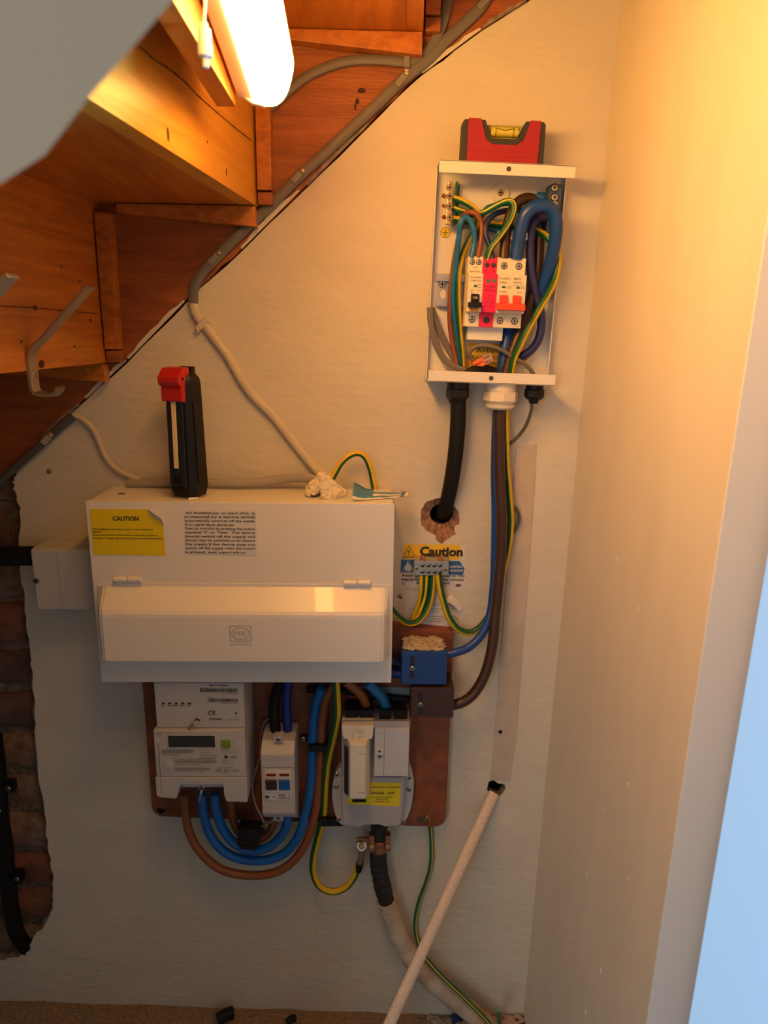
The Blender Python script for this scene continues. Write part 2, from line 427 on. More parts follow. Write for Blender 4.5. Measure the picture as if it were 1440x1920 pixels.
# right wall, its painted door lining and the wall end facing the hall
def wallr(d0, d1, z0, z1, off, th, back=True):
    bm = bmesh.new(); v = []
    for d in (d0, d1):
        for z in (z0, z1):
            v.append(bm.verts.new((corner_x(z) + off, -d, z))); v.append(bm.verts.new((corner_x(z) + off + th, -d, z)))
    for f in ((0, 2, 6, 4), (1, 5, 7, 3), (0, 1, 3, 2), (4, 6, 7, 5), (0, 4, 5, 1), (2, 3, 7, 6)): bm.faces.new([v[i] for i in f])
    bmesh.ops.recalc_face_normals(bm, faces=bm.faces[:]); return bm
ZTOP = ZC + .95
wall_right = obj('wall_right', wallr(-.1, .4255, -.06, ZTOP, 0., .12), paint_r, kind='structure')
chipm = mat('paint_chip', (.80, .76, .68), .6)
for d_, z_, h_ in ((.20, .93, .006), (.28, .90, .005), (.31, .70, .007), (.25, .62, .005), (.34, .60, .004), (.22, .50, .006), (.30, .43, .007), (.36, .40, .005), (.18, .36, .004), (.27, .33, .008), (.33, .28, .006), (.24, .24, .005)):
    x_ = corner_x(z_); cb_ = bmesh.new()
    pts_ = [(d_ + .0009 * math.cos(k), z_ + h_ * .5 * math.sin(k)) for k in (0, .9, 1.6, 2.6, 3.5, 4.6, 5.4)]
    va_ = [cb_.verts.new((x_ + .0003, -a_, b_)) for a_, b_ in pts_]; vb_ = [cb_.verts.new((x_ - .0007, -a_, b_)) for a_, b_ in pts_]
    cb_.faces.new(va_); cb_.faces.new(vb_[::-1])
    for k in range(7): cb_.faces.new((va_[k], va_[(k+1) % 7], vb_[(k+1) % 7], vb_[k]))
    obj('paint_chip', cb_, chipm, wall_right)
gloss = mat('gloss_white', (.76, .76, .76), .42, spec=.5)
obj('trim_1', bev(wallr(.4255, .4275, -.06, ZTOP, -.0005, .75), .0006), gloss, kind='structure')
def leanx(poly, z0, z1):
    bm = bmesh.new(); a_ = [bm.verts.new((corner_x(z0) + x, -d, z0)) for x, d in poly]; b_ = [bm.verts.new((corner_x(z1) + x, -d, z1)) for x, d in poly]
    bm.faces.new(a_); bm.faces.new(b_[::-1]); n_ = len(poly)
    for i in range(n_): bm.faces.new((a_[i], a_[(i+1) % n_], b_[(i+1) % n_], b_[i]))
    bmesh.ops.recalc_face_normals(bm, faces=bm.faces[:]); return bm
obj('door_1', leanx([(.0, .499), (.038, .455), (.75, .455), (.75, .499)], -.02, ZTOP), gloss, kind='structure')
obj('wall_left', box(-1.2, -1.15, -.12, .62, -.06, ZC + .2), paint, kind='structure')
# front of the cupboard above the sloping opening (near side of the stairs)
fe = [(-900, 960), (0, 345), (85, 290), (165, 185), (325, 0), (520, -225), (1100, -893)]
few = [Wx(x, y, .72) for x, y in fe]
fpoly = few[1:] + [(few[-1][0], ZTOP), (few[0][0] - .9, ZTOP), (few[0][0] - .9, -.03), (-.235, -.03), (-.235, ZC + .047)]
bm = bmesh.new(); nf = len(few) - 1
fa = [bm.verts.new((x, -.72, z)) for x, z in fpoly]; fb = [bm.verts.new((x - (.014 if i < nf else 0), -.70, z + (.014 if i < nf else 0))) for i, (x, z) in enumerate(fpoly)]
bm.faces.new(fa); bm.faces.new(fb[::-1])
for i in range(len(fpoly)): bm.faces.new((fa[i], fa[(i+1) % len(fpoly)], fb[(i+1) % len(fpoly)], fb[i]))
obj('wall_front', bm, mat('hall_paint', (.50, .385, .26), .8), kind='structure')
# floor
bm = bmesh.new(); nx, ny = 70, 60
g = [[bm.verts.new((-1.2 + 3.0 * i / nx, .05 - 2.2 * (j / ny) ** 1.6, 0)) for j in range(ny + 1)] for i in range(nx + 1)]
for c in g:
    for v in c: v.co.z = floor_z(v.co.x) + random.uniform(-.0025, .0025)
for i in range(nx):
    for j in range(ny): bm.faces.new((g[i][j], g[i+1][j], g[i+1][j+1], g[i][j+1]))
obj('floor', bm, carpet, kind='structure', fin=False)

# ------------------------------------------------------------------ staircase seen from below
TZ = ZC + .153; RISE = .2; GO = .208
stair = thing('staircase', 'orange varnished pine staircase seen from below, with treads, risers and wall string', 'staircase', (-.14, -.28, ZC + .10))
SD = .005                                                 # face of the wall string
lowpx = [(x, y - 5) for x, y in DIAG]
low = [Wx(*q) for q in lowpx]
up = [(x - .27, z + .30) for x, z in reversed(low)]
ls = jag(low[:-2], .0011, 6) + low[-2:]
obj('wall_string', prism(ls + up, -.03, SD), wood_s, stair)
# chipped cream paint smeared along the lower edge of the string
for k, (a, b) in enumerate((((452, 462), (560, 353)), ((575, 343), (690, 228)), ((790, 133), (900, 50)), ((905, 48), (985, -2)), ((240, 668), (345, 560)), ((60, 840), (150, 752)), ((160, 742), (235, 672)))):
    n_ = 9; top = []; bot = []
    for i in range(n_ + 1):
        t = i / n_; x = a[0] + (b[0]-a[0])*t; y = a[1] + (b[1]-a[1])*t
        w = random.uniform(2, 8) * math.sin(math.pi * min(1, max(.08, t)) ) + 1
        bot.append(Wx(x + 2, y + 5, SD)); top.append(Wx(x - w*.7, y - w*.7 + 3, SD))
    obj('paint_smear', prism(bot + top[::-1], SD, SD + .0012), plaster_edge if k % 2 else paint, stair)
def slant(d, k): return -.117 * d * (1 if k == 0 else .55)
DN = .695
for k in range(-2, 4):
    xr = -.143 - GO * k                                    # riser face at the wall string
    zt_ = TZ + RISE * (1 - k)                              # underside of the tread above this riser
    zb_ = zt_ - RISE
    # riser (its back faces +x)
    x0, x1 = xr, xr + slant(DN, k)
    if k == 0:
        spl = zb_ + .118
        for nm, za, zz, off in (('riser', zb_, zt_, 0.),):
            bm = bmesh.new(); v = []
            for d, x in ((SD, x0), (DN, x1)):
                for xx in (x - off, x - .02):
                    for z_ in (za, zz): v.append(bm.verts.new((xx, -d, z_)))
            for f in ((0, 1, 5, 4), (2, 6, 7, 3), (0, 4, 6, 2), (1, 3, 7, 5), (0, 2, 3, 1), (4, 5, 7, 6)): bm.faces.new([v[i] for i in f])
            obj(nm, bm, wood_r, stair)
    else:
        bm = bmesh.new(); v = []
        for d, x in ((SD, x0), (DN, x1)):
            for xx in (x, x - .02):
                for z_ in (zb_, zt_): v.append(bm.verts.new((xx, -d, z_)))
        for f in ((0, 1, 5, 4), (2, 6, 7, 3), (0, 4, 6, 2), (1, 3, 7, 5), (0, 2, 3, 1), (4, 5, 7, 6)): bm.faces.new([v[i] for i in f])
        obj('riser', bm, wood, stair)
    # tread above this riser's foot: from the next riser down to this riser
    xl = xr - GO; xl1 = xl + slant(DN, k + 1)
    poly = [(xl, SD), (xr - .0205, SD), (x1 - .0205, DN), (xl1, DN)]
    bm = bmesh.new(); a = [bm.verts.new((x, -d, zb_)) for x, d in poly]; b = [bm.verts.new((x, -d, zb_ + .022)) for x, d in poly]
    bm.faces.new(a); bm.faces.new(b[::-1])
    for i in range(4): bm.faces.new((a[i], a[(i+1) % 4], b[(i+1) % 4], b[i]))
    obj('tread', bm, wood, stair)
    # wedges driven into the string under the tread and behind the riser
    obj('tread_wedge', prism([(xl + .03, zb_ - .001), (xr - .002, zb_ - .001), (xr - .002, zb_ - .026), (xl + .03, zb_ - .012)], SD, SD + .02, .001), wood, stair)
    obj('riser_wedge', prism([(xr + .001, zt_ - .012), (xr + .021, zt_ - .012), (xr + .019, zb_ + .018), (xr + .001, zb_ + .018)], SD, SD + .02, .001), wood, stair)
    obj('wedge_end', box(xr + .001, xr + .020, SD, SD + .017, zb_ + .001, zb_ + .016, .001), wood_s, stair)
# triangular glue block under the dark tread, at the hook end
for (u, dd) in ((0, .30),):
    xb = -.143 - GO + slant(dd, 1) + .001
    pr = [(xb, TZ - .001), (xb + .045, TZ - .001), (xb, TZ - .05)]
    obj('glue_block', prism(pr, dd, dd + .075, .001), wood_s, stair)
# knot holes and splits in the boards
def xriser(d): return -.143 + slant(d, 0)
for px, py, d, w, h in ((314, 252, 0, 3.5, 13), (388, 266, 0, 2.5, 3), (424, 323, 0, 2.5, 10), (452, 325, 0, 2, 6)):
    # point on the riser under the pixel
    r = ROT @ Vector((px - 720., 960. - py, -F));
    # plane x = -.143 + .117*y
    s = (-.143 - CAM.x + .117 * CAM.y) / (r.x - .117 * r.y); c = CAM + r * s
    m_ = .00085
    bmk = bmesh.new(); n_ = 10
    vs = [bmk.verts.new((c.x, c.y + w * m_ * math.cos(2*math.pi*i/n_) * random.uniform(.7, 1.2), c.z + h * m_ * .6 * math.sin(2*math.pi*i/n_) * random.uniform(.8, 1.1))) for i in range(n_)]
    for v in vs: v.co.x = -.143 + .117 * v.co.y + .0005
    bmk.faces.new(vs); obj('knot', bmk, mat('knot_dark', (.045, .014, .004), .8), stair, fin=False)
def on_riser(px, py, off=.0006):
    r = ROT @ Vector((px - 720., 960. - py, -F)); s = (-.143 + off - CAM.x + .117 * CAM.y) / (r.x - .117 * r.y); return CAM + r * s
crk = [(296, 40), (262, 88), (290, 112), (320, 132), (348, 155), (372, 180), (400, 205), (434, 234), (470, 263)]
obj('split', tube([on_riser(*q) for q in crk[1:]], .0007, n=5, jit=.6), MATS['knot_dark'], stair)
def on_riser2(px, py, off=.0006):
    k = .117 * .55; r = ROT @ Vector((px - 720., 960. - py, -F)); s = (-.143 - GO + off - CAM.x + k * CAM.y) / (r.x - k * r.y); return CAM + r * s
obj('split', tube([on_riser2(*q) for q in [(-30, 572), (20, 575), (66, 577), (120, 583), (183, 588)]], .0005, n=5, jit=.6), MATS['knot_dark'], stair)
for px, py, w, h in ((66, 577, 4, 5), (78, 683, 6, 8), (150, 527, 2, 2), (115, 500, 2, 2), (40, 640, 2, 3), (140, 650, 2, 2), (170, 600, 2, 3)):
    bmk = bmesh.new(); bmk.faces.new([bmk.verts.new(on_riser2(px + w * math.cos(.7 * i), py + h * math.sin(.7 * i))) for i in range(9)])
    obj('knot', bmk, MATS['knot_dark'], stair, fin=False)
for px, py, w, h in ((678, 170, 8, 5), (670, 190, 4, 6), (666, 200, 2, 7)):
    obj('knot', prism([Wx(px + w * math.cos(t_*.7), py + h * math.sin(t_*.7), SD) for t_ in range(9)], SD, SD + .0004), MATS['knot_dark'], stair)

# ------------------------------------------------------------------ strip light and its mounting board
A0 = P(443, 182, .24); A1 = P(372, -12, .395)
ax = (A1 - A0).normalized(); LL = .44
mb = bmesh.new(); v = []
for d, x in ((.238, A0.x - .001), (.69, A0.x - .001)):
    for xx in (x, x - .018):
        for z_ in (A0.z - .008, TZ + RISE - .001): v.append(mb.verts.new((xx, -d, z_)))
for f in ((0, 1, 5, 4), (2, 6, 7, 3), (0, 4, 6, 2), (1, 3, 7, 5), (0, 2, 3, 1), (4, 5, 7, 6)): mb.faces.new([v[i] for i in f])
obj('mounting_board', mb, wood, stair)
lamp = thing('strip_light', 'lit white strip light with rounded diffuser fixed under the stairs', 'light', A0)
TLT = math.radians(14)
sx = Vector((math.cos(TLT), 0, -math.sin(TLT))); sx = sx - ax * ax.dot(sx); sx.normalize(); sz = sx.cross(ax)
if sz.z < 0: sz = -sz
def loft(prof, t0, t1, b=0.):
    bm = bmesh.new(); R2 = []
    for t in (t0, t1): R2.append([bm.verts.new(A0 + ax * t + sx * x + sz * z_) for x, z_ in prof])
    n_ = len(prof); bm.faces.new(R2[0][::-1]); bm.faces.new(R2[1])
    for i in range(n_): bm.faces.new((R2[0][i], R2[0][(i+1) % n_], R2[1][(i+1) % n_], R2[1][i]))
    bmesh.ops.recalc_face_normals(bm, faces=bm.faces[:])
    return bev(bm, b, 2) if b else bm
LB = .0170; LH = .056; LX = .0475
obj('housing', loft([(0.001, 0), (LB, 0), (LB, LH), (.001, LH)], 0, LL, .0015), white_pl, lamp)
def arch(x0, x1, z0, z1, n_=16):
    out = []
    for i in range(n_ + 1):
        a_ = -math.pi / 2 + math.pi * i / n_
        c_, s2_ = math.cos(a_), math.sin(a_)
        out.append((x0 + (x1 - x0) * abs(c_) ** .62, (z0 + z1) / 2 + (z1 - z0) / 2 * math.copysign(abs(s2_) ** .75, s2_)))
    return out
dome = [(LB, .003)] + arch(LB + .004, LX, -.002, LH + .002) + [(LB, LH - .003)]
diffm = mat('lit_diffuser', (.9, .85, .75), .4, emit=LAMP_COL, estr=LAMP_STRENGTH)
obj('diffuser', loft(dome, .0025, LL - .0065), diffm, lamp)
capp = [(LB * .4, 0.0)] + arch(LB, LX + .0015, -.0035, LH + .0035) + [(LB * .4, LH)]
obj('end_cap', loft([(x_, z_) for x_, z_ in capp if x_ < LB + .016], -.0005, .005, .001), white_pl, lamp); obj('end_cap', loft(capp, LL - .006, LL + .0005, .001), white_pl, lamp)
# pull cord connector
pc = P(384, 74, .43)
pull = thing('pull_cord_connector', 'small cream pull cord connector hanging beside the strip light', 'cord connector', pc - Vector((0, 0, .04)))
s_ = .00052
CK = .68
def ck(t0, pr): return lathe(pc + Vector((0, 0, t0 * CK)), (0, 0, 1), [(a_ * CK, r_ * CK) for a_, r_ in pr], 18)
obj('upper_half', ck(-.004, [(0, .0068), (.002, .0072), (.0135, .0065), (.0145, .0040), (.019, .0036), (.020, .002)]), cream_pl, pull)
obj('lower_half', ck(-.017, [(0, .0062), (.0015, .0076), (.0115, .0079), (.0128, .0072)]), cream_pl, pull)
obj('tip', ck(-.0265, [(0, .0030), (.001, .0038), (.0095, .0038)]), cream_pl, pull)
obj('cord', tube([pc + Vector((0, 0, .0105)), pc + Vector((.004, .004, .05)), pc + Vector((.012, .012, .085))], .0011, n=8), cream_pl, pull)
# ------------------------------------------------------------------ consumer unit
CX0, CX1, CZ0, CZ1, CD = -.364, .037, ZC - .4765, ZC - .2205, .098
cu = thing('consumer_unit', 'large white metal consumer unit with hinged bulging cover and stickers', 'consumer unit', (-.16, -.05, CZ0))
obj('case', box(CX0 + .0015, CX1 - .0015, .0005, CD - .002, CZ0 + .001, CZ1, .0012), white_mt, cu)
obj('front_plate', box(CX0, CX1, CD - .002, CD + .002, CZ0, CZ1 + .0015, .0012), white_mt, cu)
LDZ1 = P(455, 1094, .101).z; LDZ0 = P(455, 1262, .101).z
lid = obj('cover', box(CX0 + .006, CX1 - .002, CD + .002, CD + .0035, LDZ0 + .004, LDZ1, .0006), white_mt, cu)
cz1, cz0 = P(455, 1152, .128).z, P(455, 1243, .128).z
bx0, bx1 = CX0 + .008, CX1 - .005
prof = [(CD + .003, LDZ1 - .004), (CD + .029, cz1 + .002), (CD + .0305, cz1 - .004), (CD + .0305, cz0), (CD + .003, cz0 - .004)]
def bulge():
    bm = bmesh.new()
    secs = []
    for x, k in ((bx0, 0.), (bx0 + .003, .65), (bx0 + .009, 1.), (bx1 - .009, 1.), (bx1 - .003, .65), (bx1, 0.)):
        secs.append([bm.verts.new((x, -(CD + .003 + (d - CD - .003) * k), z)) for d, z in prof])
    for a, b in zip(secs, secs[1:]):
        for i in range(len(prof) - 1): bm.faces.new((a[i], a[i+1], b[i+1], b[i]))
    bmesh.ops.remove_doubles(bm, verts=bm.verts[:], dist=1e-6)
    bmesh.ops.recalc_face_normals(bm, faces=bm.faces[:])
    bmesh.ops.bevel(bm, geom=[e for e in bm.edges if not e.is_boundary], offset=.0045, segments=3, affect='EDGES', clamp_overlap=True)
    return bm
obj('bulge', bulge(), white_mt, lid)
fd = CD + .0309
lx, lz = P(451, 1188, fd).x, P(451, 1188, fd).z
emb = mat('embossed_grey', (.40, .375, .34), .5)
w_, h_ = .0145, .0115
obj('emblem_frame', outline(rrect(lx - w_, lx + w_, lz - h_, lz + h_, .003), .0015, fd), emb, lid, fin=False)
obj('emblem_oval', ring(lx, lz, .0122, .0088, .0011, fd), emb, lid, fin=False)
lettering([('MK', lx, fd, lz, .0078, .0165)], emb, lid, bold=0)
lettering([('by Honeywell', lx, fd, lz - .0150, .0030, .0285)], emb, lid, bold=0)
for px, py in ((240, 1086), (670, 1093)):
    c = P(px, py, CD + .006); g = .0005
    hg = obj('hinge', cyl(c + Vector((-.018, 0, 0)), c + Vector((-g, 0, 0)), .0038, n=16, b=.0004), white_mt, cu)
    obj('knuckle', cyl(c + Vector((g, 0, 0)), c + Vector((.018, 0, 0)), .0038, n=16, b=.0004), white_mt, hg)
    obj('leaf', box(c.x - .018, c.x + .018, CD + .0035, CD + .0045, c.z - .010, c.z, .0003), white_mt, hg)
# yellow caution sticker with a lifted corner
sd = CD + .0022
def lab_pts(q, d): return [Wx(x, y, d) for x, y in q]
poly = lab_pts([(168, 954), (276, 955), (284, 968), (296, 975), (306, 985), (311, 1042), (175, 1040)], sd)
st = obj('caution_sticker', prism(poly, sd - .0002, sd + .0003), lab_y, cu, label='yellow caution sticker with a lifted corner')
curl = bmesh.new()
q = [P(276, 955, sd), P(284, 968, sd), P(296, 975, sd), P(306, 985, sd)]
t_ = [P(279, 956, sd + .004), P(290, 964, sd + .007), P(302, 972, sd + .006), P(307, 983, sd + .003)]
qa = [curl.verts.new(p) for p in q]; qb = [curl.verts.new(p) for p in t_]
for i in range(3): curl.faces.new((qa[i], qa[i+1], qb[i+1], qb[i]))
obj('lifted_corner', curl, lab_w, st)
z_ = lambda x, y, d=sd: P(x, y, d).z
x_ = lambda x, y, d=sd: P(x, y, d).x
sl = .0
lettering([('CAUTION', x_(236, 972), sd + .0006, z_(236, 972), .0056, .034)], ink, st, bold=.035)
lettering([('This installation has wiring colours to two versions of', x_(230, 992), sd + .0006, z_(230, 992), .0022, .079), ('BS7671.', x_(183, 997), sd + .0006, z_(183, 997), .0022, .012),
           ('Great care should be taken before undertaking extension,', x_(236, 1003), sd + .0006, z_(236, 1003), .0022, .085), ('alteration or repair that all conductors are correctly identified.', x_(240, 1009), sd + .0006, z_(240, 1009), .0022, .091)], ink, st)
poly = lab_pts([(345, 965), (350, 957), (480, 958), (482, 1042), (347, 1038)], sd)
st = obj('notice_sticker', prism(poly, sd - .0002, sd + .0003), lab_w, cu, label='white printed notice sticker')
lines = ['nis installation, or part of it, is', 'protected by a device which', 'automatically switches off the supply', 'if an earth fault develops.', 'Test six monthly by pressing the button',
         "marked 'T' or 'Test'. The device", 'should switch off the supply and', 'should then be switched on to restore', 'the supply.If the device does not', 'switch off the supply when the button', 'is pressed, seek expert advice.']
its = []
for i, s in enumerate(lines):
    py = 961.5 + i * 7.35; xa, xb = 346.5 + i * .15, 478 + i * .1
    if i == 0: xa = 349
    if i == 3: xb = 441
    if i == 10: xb = 462
    its.append((s, (x_(xa, py) + x_(xb, py)) / 2, sd + .0006, z_((xa + xb) / 2, py), .0031, x_(xb, py) - x_(xa, py)))
lettering(its, ink, st)
# knock-out slot and scuffs on the top
obj('slot', box(x_(222, 928, .05), x_(234, 928, .05), .048, .053, CZ1, CZ1 + .0004), dark, cu)
# torn blue label curling up on the top right of the case
top = CZ1 + .0002
bm = bmesh.new(); rows_ = []; NR = 14
for i in range(NR + 1):
    t = i / NR; px = 660 + 104 * t
    lift = .010 * max(0, 1 - t / .25) ** 2 + .003 * max(0, (t - .8) / .2)
    bt = P(px, 938 + 6 * t, .086 - .030 * t); tp_ = P(px + 4, 914 + 9 * t - 10 * max(0, 1 - t / .22), .062 - .030 * t)
    bt.z = max(bt.z, top + .0012); col = []
    for j in range(6):
        k = j / 5; p = bt.lerp(tp_, k); p.y -= .003 * math.sin(math.pi * k); p.z = max(p.z, top + .0014) + lift * .25 * (1 - k)
        p.z += random.uniform(-.0005, .0005); col.append(bm.verts.new(p))
    rows_.append(col)
for i, (a, b) in enumerate(zip(rows_, rows_[1:])):
    for j in range(5):
        f = bm.faces.new((a[j], b[j], b[j+1], a[j+1])); f.material_index = 1 if ((i < 5 and 0 < j < 5) or (j in (1, 3) and i < NR - 1) or i == NR - 2) else 0
pl = obj('peeling_label', bm, [mat('label_white', (.72, .68, .60), .6), mat('faded_blue_label', (.07, .20, .36), .5)], label='torn blue and white label peeling on consumer unit top edge', cat='label')
so = pl.modifiers.new('thickness', 'SOLIDIFY'); so.thickness = .0005
its = []
# caulk
def lump(c, r, n, seed, m, name, label, cat, sq=.95):
    rnd = random.Random(seed); bm = bmesh.new()
    for i in range(n):
        a = rnd.uniform(0, 6.283); q = rnd.uniform(0, 1) ** .6; rr = r * rnd.uniform(.10, .30)
        b = bmesh.new(); bmesh.ops.create_icosphere(b, subdivisions=2, radius=rr)
        off = Vector((math.cos(a) * q * r, math.sin(a) * q * r * .75, (1 - q) * r * sq * rnd.uniform(.6, 1.3)))
        for v in b.verts: v.co = Vector(c) + off + v.co * (1 + rnd.uniform(-.12, .12))
        bm = join(bm, b)
    return bm
bm = lump((P(608, 918, .050).x, -.050, CZ1 + .003), .0245, 110, 3, None, 0, 0, 0)
bmesh.ops.remove_doubles(bm, verts=bm.verts[:], dist=.0002)
o = obj('sealant_blob', bm, mat('sealant', (.74, .66, .50), .9, bump=.5, bscale=200), label='lumpy white sealant blob on top of consumer unit', cat='sealant')
rm = o.modifiers.new('merge', 'REMESH'); rm.mode = 'VOXEL'; rm.voxel_size = .0010
tx = bpy.data.textures.new('sealant_lumps', 'CLOUDS'); tx.noise_scale = .0035; tx.noise_depth = 3
dm = o.modifiers.new('lumps', 'DISPLACE'); dm.texture = tx; dm.strength = .005; dm.mid_level = .45; dm.texture_coords = 'LOCAL'
# ------------------------------------------------------------------ inspection torch on the consumer unit
tp = Vector((P(355, 925, .065).x, -.062, CZ1))
to = thing('inspection_torch', 'black inspection torch with red head standing on consumer unit', 'torch', tp, rz=math.radians(-20))
def oct_(wx, wy, c): return [(-wx+c, -wy), (wx-c, -wy), (wx, -wy+c), (wx, wy-c), (wx-c, wy), (-wx+c, wy), (-wx, wy-c), (-wx, -wy+c)]
def stack(levels):
    bm = bmesh.new(); R3 = []
    for z, pl_ in levels: R3.append([bm.verts.new((x, y, z)) for x, y in pl_])
    n_ = len(R3[0]); bm.faces.new(R3[0][::-1]); bm.faces.new(R3[-1])
    for a, b in zip(R3, R3[1:]):
        for i in range(n_): bm.faces.new((a[i], a[(i+1) % n_], b[(i+1) % n_], b[i]))
    return bm
def sh(poly, dx, dy=0): return [(x + dx, y + dy) for x, y in poly]
obj('foot_ring', stack([(0, oct_(.0195, .019, .009)), (.0016, oct_(.020, .0195, .009)), (.003, oct_(.0195, .019, .009))]), steel, to, True)
body = obj('body', stack([(.003, oct_(.0188, .0183, .009)), (.014, oct_(.0205, .020, .007)), (.150, oct_(.0175, .0175, .006)), (.158, oct_(.0165, .0165, .006)), (.163, oct_(.013, .014, .006))]), black_pl, to, True)
obj('front_panel', stack([(.018, sh(oct_(.0125, .002, .001), -.003, -.0195)), (.140, sh(oct_(.0125, .002, .001), -.003, -.0178))]), mat('gloss_black', (.012, .012, .012), .2), to, True)
obj('side_rib', stack([(.022, sh(oct_(.0018, .008, .0008), .0205, -.002)), (.128, sh(oct_(.0018, .008, .0008), .0180, -.002))]), black_pl, to, True)
obj('led_strip', stack([(.042, sh(oct_(.0034, .001, .0004), -.004, -.0208)), (.132, sh(oct_(.0034, .001, .0004), -.004, -.0198))]), mat('led_cover', (.80, .66, .36), .35), to, True)
obj('switch', stack([(.022, sh(oct_(.0065, .0014, .0006), -.003, -.0210)), (.034, sh(oct_(.0065, .0014, .0006), -.003, -.0208))]), black_rb, to, True)
hd = bmesh.new(); prf = [(-.0135, .128), (-.0235, .129), (-.0245, .131), (-.0245, .1455), (-.0235, .147), (-.0280, .1495), (-.0305, .154), (-.0300, .160), (-.0200, .171), (-.0060, .172), (-.0040, .164), (-.0135, .160)]
a = [hd.verts.new((-.0185, y, z)) for y, z in prf]; b = [hd.verts.new((.0125, y, z)) for y, z in prf]
hd.faces.new(a); hd.faces.new(b[::-1])
for i in range(len(prf)): hd.faces.new((a[i], a[(i+1) % len(prf)], b[(i+1) % len(prf)], b[i]))
bmesh.ops.recalc_face_normals(hd, faces=hd.faces[:]); bev(hd, .0018, 2)
head = obj('head', hd, redp, to, True, label='red head')
obj('pivot', lathe((.0125, -.021, .158), (1, 0, 0), [(0, .0022), (.0006, .0020)], 12), dark, head, True)
obj('back_hook', stack([(.150, sh(oct_(.010, .005, .002), 0, .010)), (.172, sh(oct_(.010, .004, .002), 0, .009))]), black_pl, to, True)

# ------------------------------------------------------------------ white adaptable box at the left
jx0, jx1 = -.4615, -.3655; jz0, jz1 = ZC - .3878, ZC - .2972
jb = thing('adaptable_box', 'white plastic adaptable box fixed left of the consumer unit', 'junction box', (-.413, -.03, jz0))
obj('box_base', box(jx0 + .001, jx1, .0005, .045, jz0 + .001, jz1 - .001, .003), darkened_pl, jb)
ld = obj('lid', box(jx0, jx1 + .0005, .045, .060, jz0, jz1, .0035, 3), darkened_pl, jb)
sx_ = P(115, 1080, .06).x
obj('lid_rib', box(sx_ - .003, sx_ + .003, .0598, .0612, jz0 + .004, jz1 - .003, .0006), darkened_pl, ld)
s1, sl1 = screw(P(68, 1089, .060), .0042, ld, c_dgrey); 
obj('screw_slot', sl1, dark, s1)
obj('knockout', ring(-.395, 0, .014, .009, .0012, 0) if False else lathe((-.395, -.022, jz1 - .0011), (0, 0, 1), [(0, .011), (.0006, .0105)], 20), darkened_pl, jb)
cable('conduit', 'thick black conduit running off the bricks into the white adaptable box', [(-140, 1052, .018), (-60, 1048, .018), (0, 1044, .018), (60, 1042, .022)], .0142, black_rb, cat='conduit')

# ------------------------------------------------------------------ brown backboard
bz0 = ZC - .7635; bx0_, bx1_ = -.336, .1325
pts = [(bx0_, CZ0 - .0025)] + [(bx0_ + .018 - .018 * math.cos(a), bz0 + .009 + .018 - .018 * math.sin(a)) for a in [i * math.pi / 12 for i in range(7)]] + \
      [(bx1_ - .018 + .018 * math.sin(a), bz0 - .011 + .018 - .018 * math.cos(a)) for a in [i * math.pi / 12 for i in range(7)]] + [(bx1_, ZC - .435), (CX1 + .003, ZC - .425), (CX1 + .003, CZ0 - .0025)]
bd = thing('backboard', 'brown varnished wooden backboard carrying the meter and fuse', 'backboard', (-.1, -.01, bz0 - .011))
obj('board', prism(pts, .0005, .020, .0015), boardm, bd)
for px, py, r in ((303, 1517, .0068),):
    obj('screw_hole', cyl(P(px, py, .0195), P(px, py, .0204), r, n=18), dark, bd)
c = P(801, 1533, .020)
s1, sl1 = screw(c, .0052, bd, brass, h=.004); obj('screw_slot', sl1, dark, s1)
obj('dark_stain', cyl(P(793, 1531, .0200), P(793, 1531, .0202), .011, n=18), mat('oil_stain', (.05, .016, .007), .6), bd)

# ------------------------------------------------------------------ smart meter with its communications hub
mx0, mx1 = -.2985, -.1705
me_ = thing('smart_meter', 'white smart electricity meter with grey display and top hub', 'meter', (-.235, -.06, ZC - .665))
hz0 = P(370, 1368, .098).z
hub = obj('communications_hub', box(mx0 + .004, mx1 + .001, .021, .095, hz0 + .0005, CZ0 - .003, .002), darkened_pl, me_)
mz0 = P(370, 1457, .100).z; mzb = P(460, 1504, .100).z
mbody = obj('meter_body', box(mx0, mx1 + .001, .021, .100, mz0, hz0, .0022), darkened_pl, me_)
md = .1002
nx = lambda px, py, d=md: P(px, py, d).x
nz = lambda px, py, d=md: P(px, py, d).z
tc = [(mx0 - .0015, mz0 - .0004), (mx1 + .0015, mz0 - .0004), (mx1 + .0012, mzb), (nx(424, 1500), mzb + .001), (nx(420, 1492), nz(420, 1490)), (nx(419, 1478), nz(419, 1474)), (nx(415, 1474), nz(415, 1471)),
      (nx(340, 1471), nz(340, 1471)), (nx(336, 1474), nz(336, 1474)), (nx(335, 1485), nz(335, 1487)), (nx(330, 1496), mzb + .006), (mx0 + .004, mzb + .008), (mx0 - .0015, mzb + .011)]
tcov = obj('terminal_cover', prism(tc, .024, .1008, .0014), cream_pl if False else darkened_pl, me_)
obj('terminal_bay', box(nx(334, 1480), nx(422, 1480), .022, .082, nz(380, 1491), mz0 - .004, .001), lgrey_pl, me_)
obj('side_groove', box(mx0 + .006, mx0 + .0068, .1005, .1009, mzb + .014, hz0 - .02), gink, mbody)
lcd = obj('display_frame', frust((nx(312, 1395), nx(405, 1395), nz(360, 1404), nz(360, 1377)), .0995, (nx(314, 1395), nx(404, 1395), nz(360, 1403), nz(360, 1378)), .1012, .0004), darkened_pl, me_)
obj('display', box(P(315.5, 1390, .1012).x, P(403, 1390, .1012).x, .1010, .1014, P(360, 1401, .1012).z, P(360, 1379.5, .1012).z), mat('lcd', (.035, .042, .045), .2), lcd)
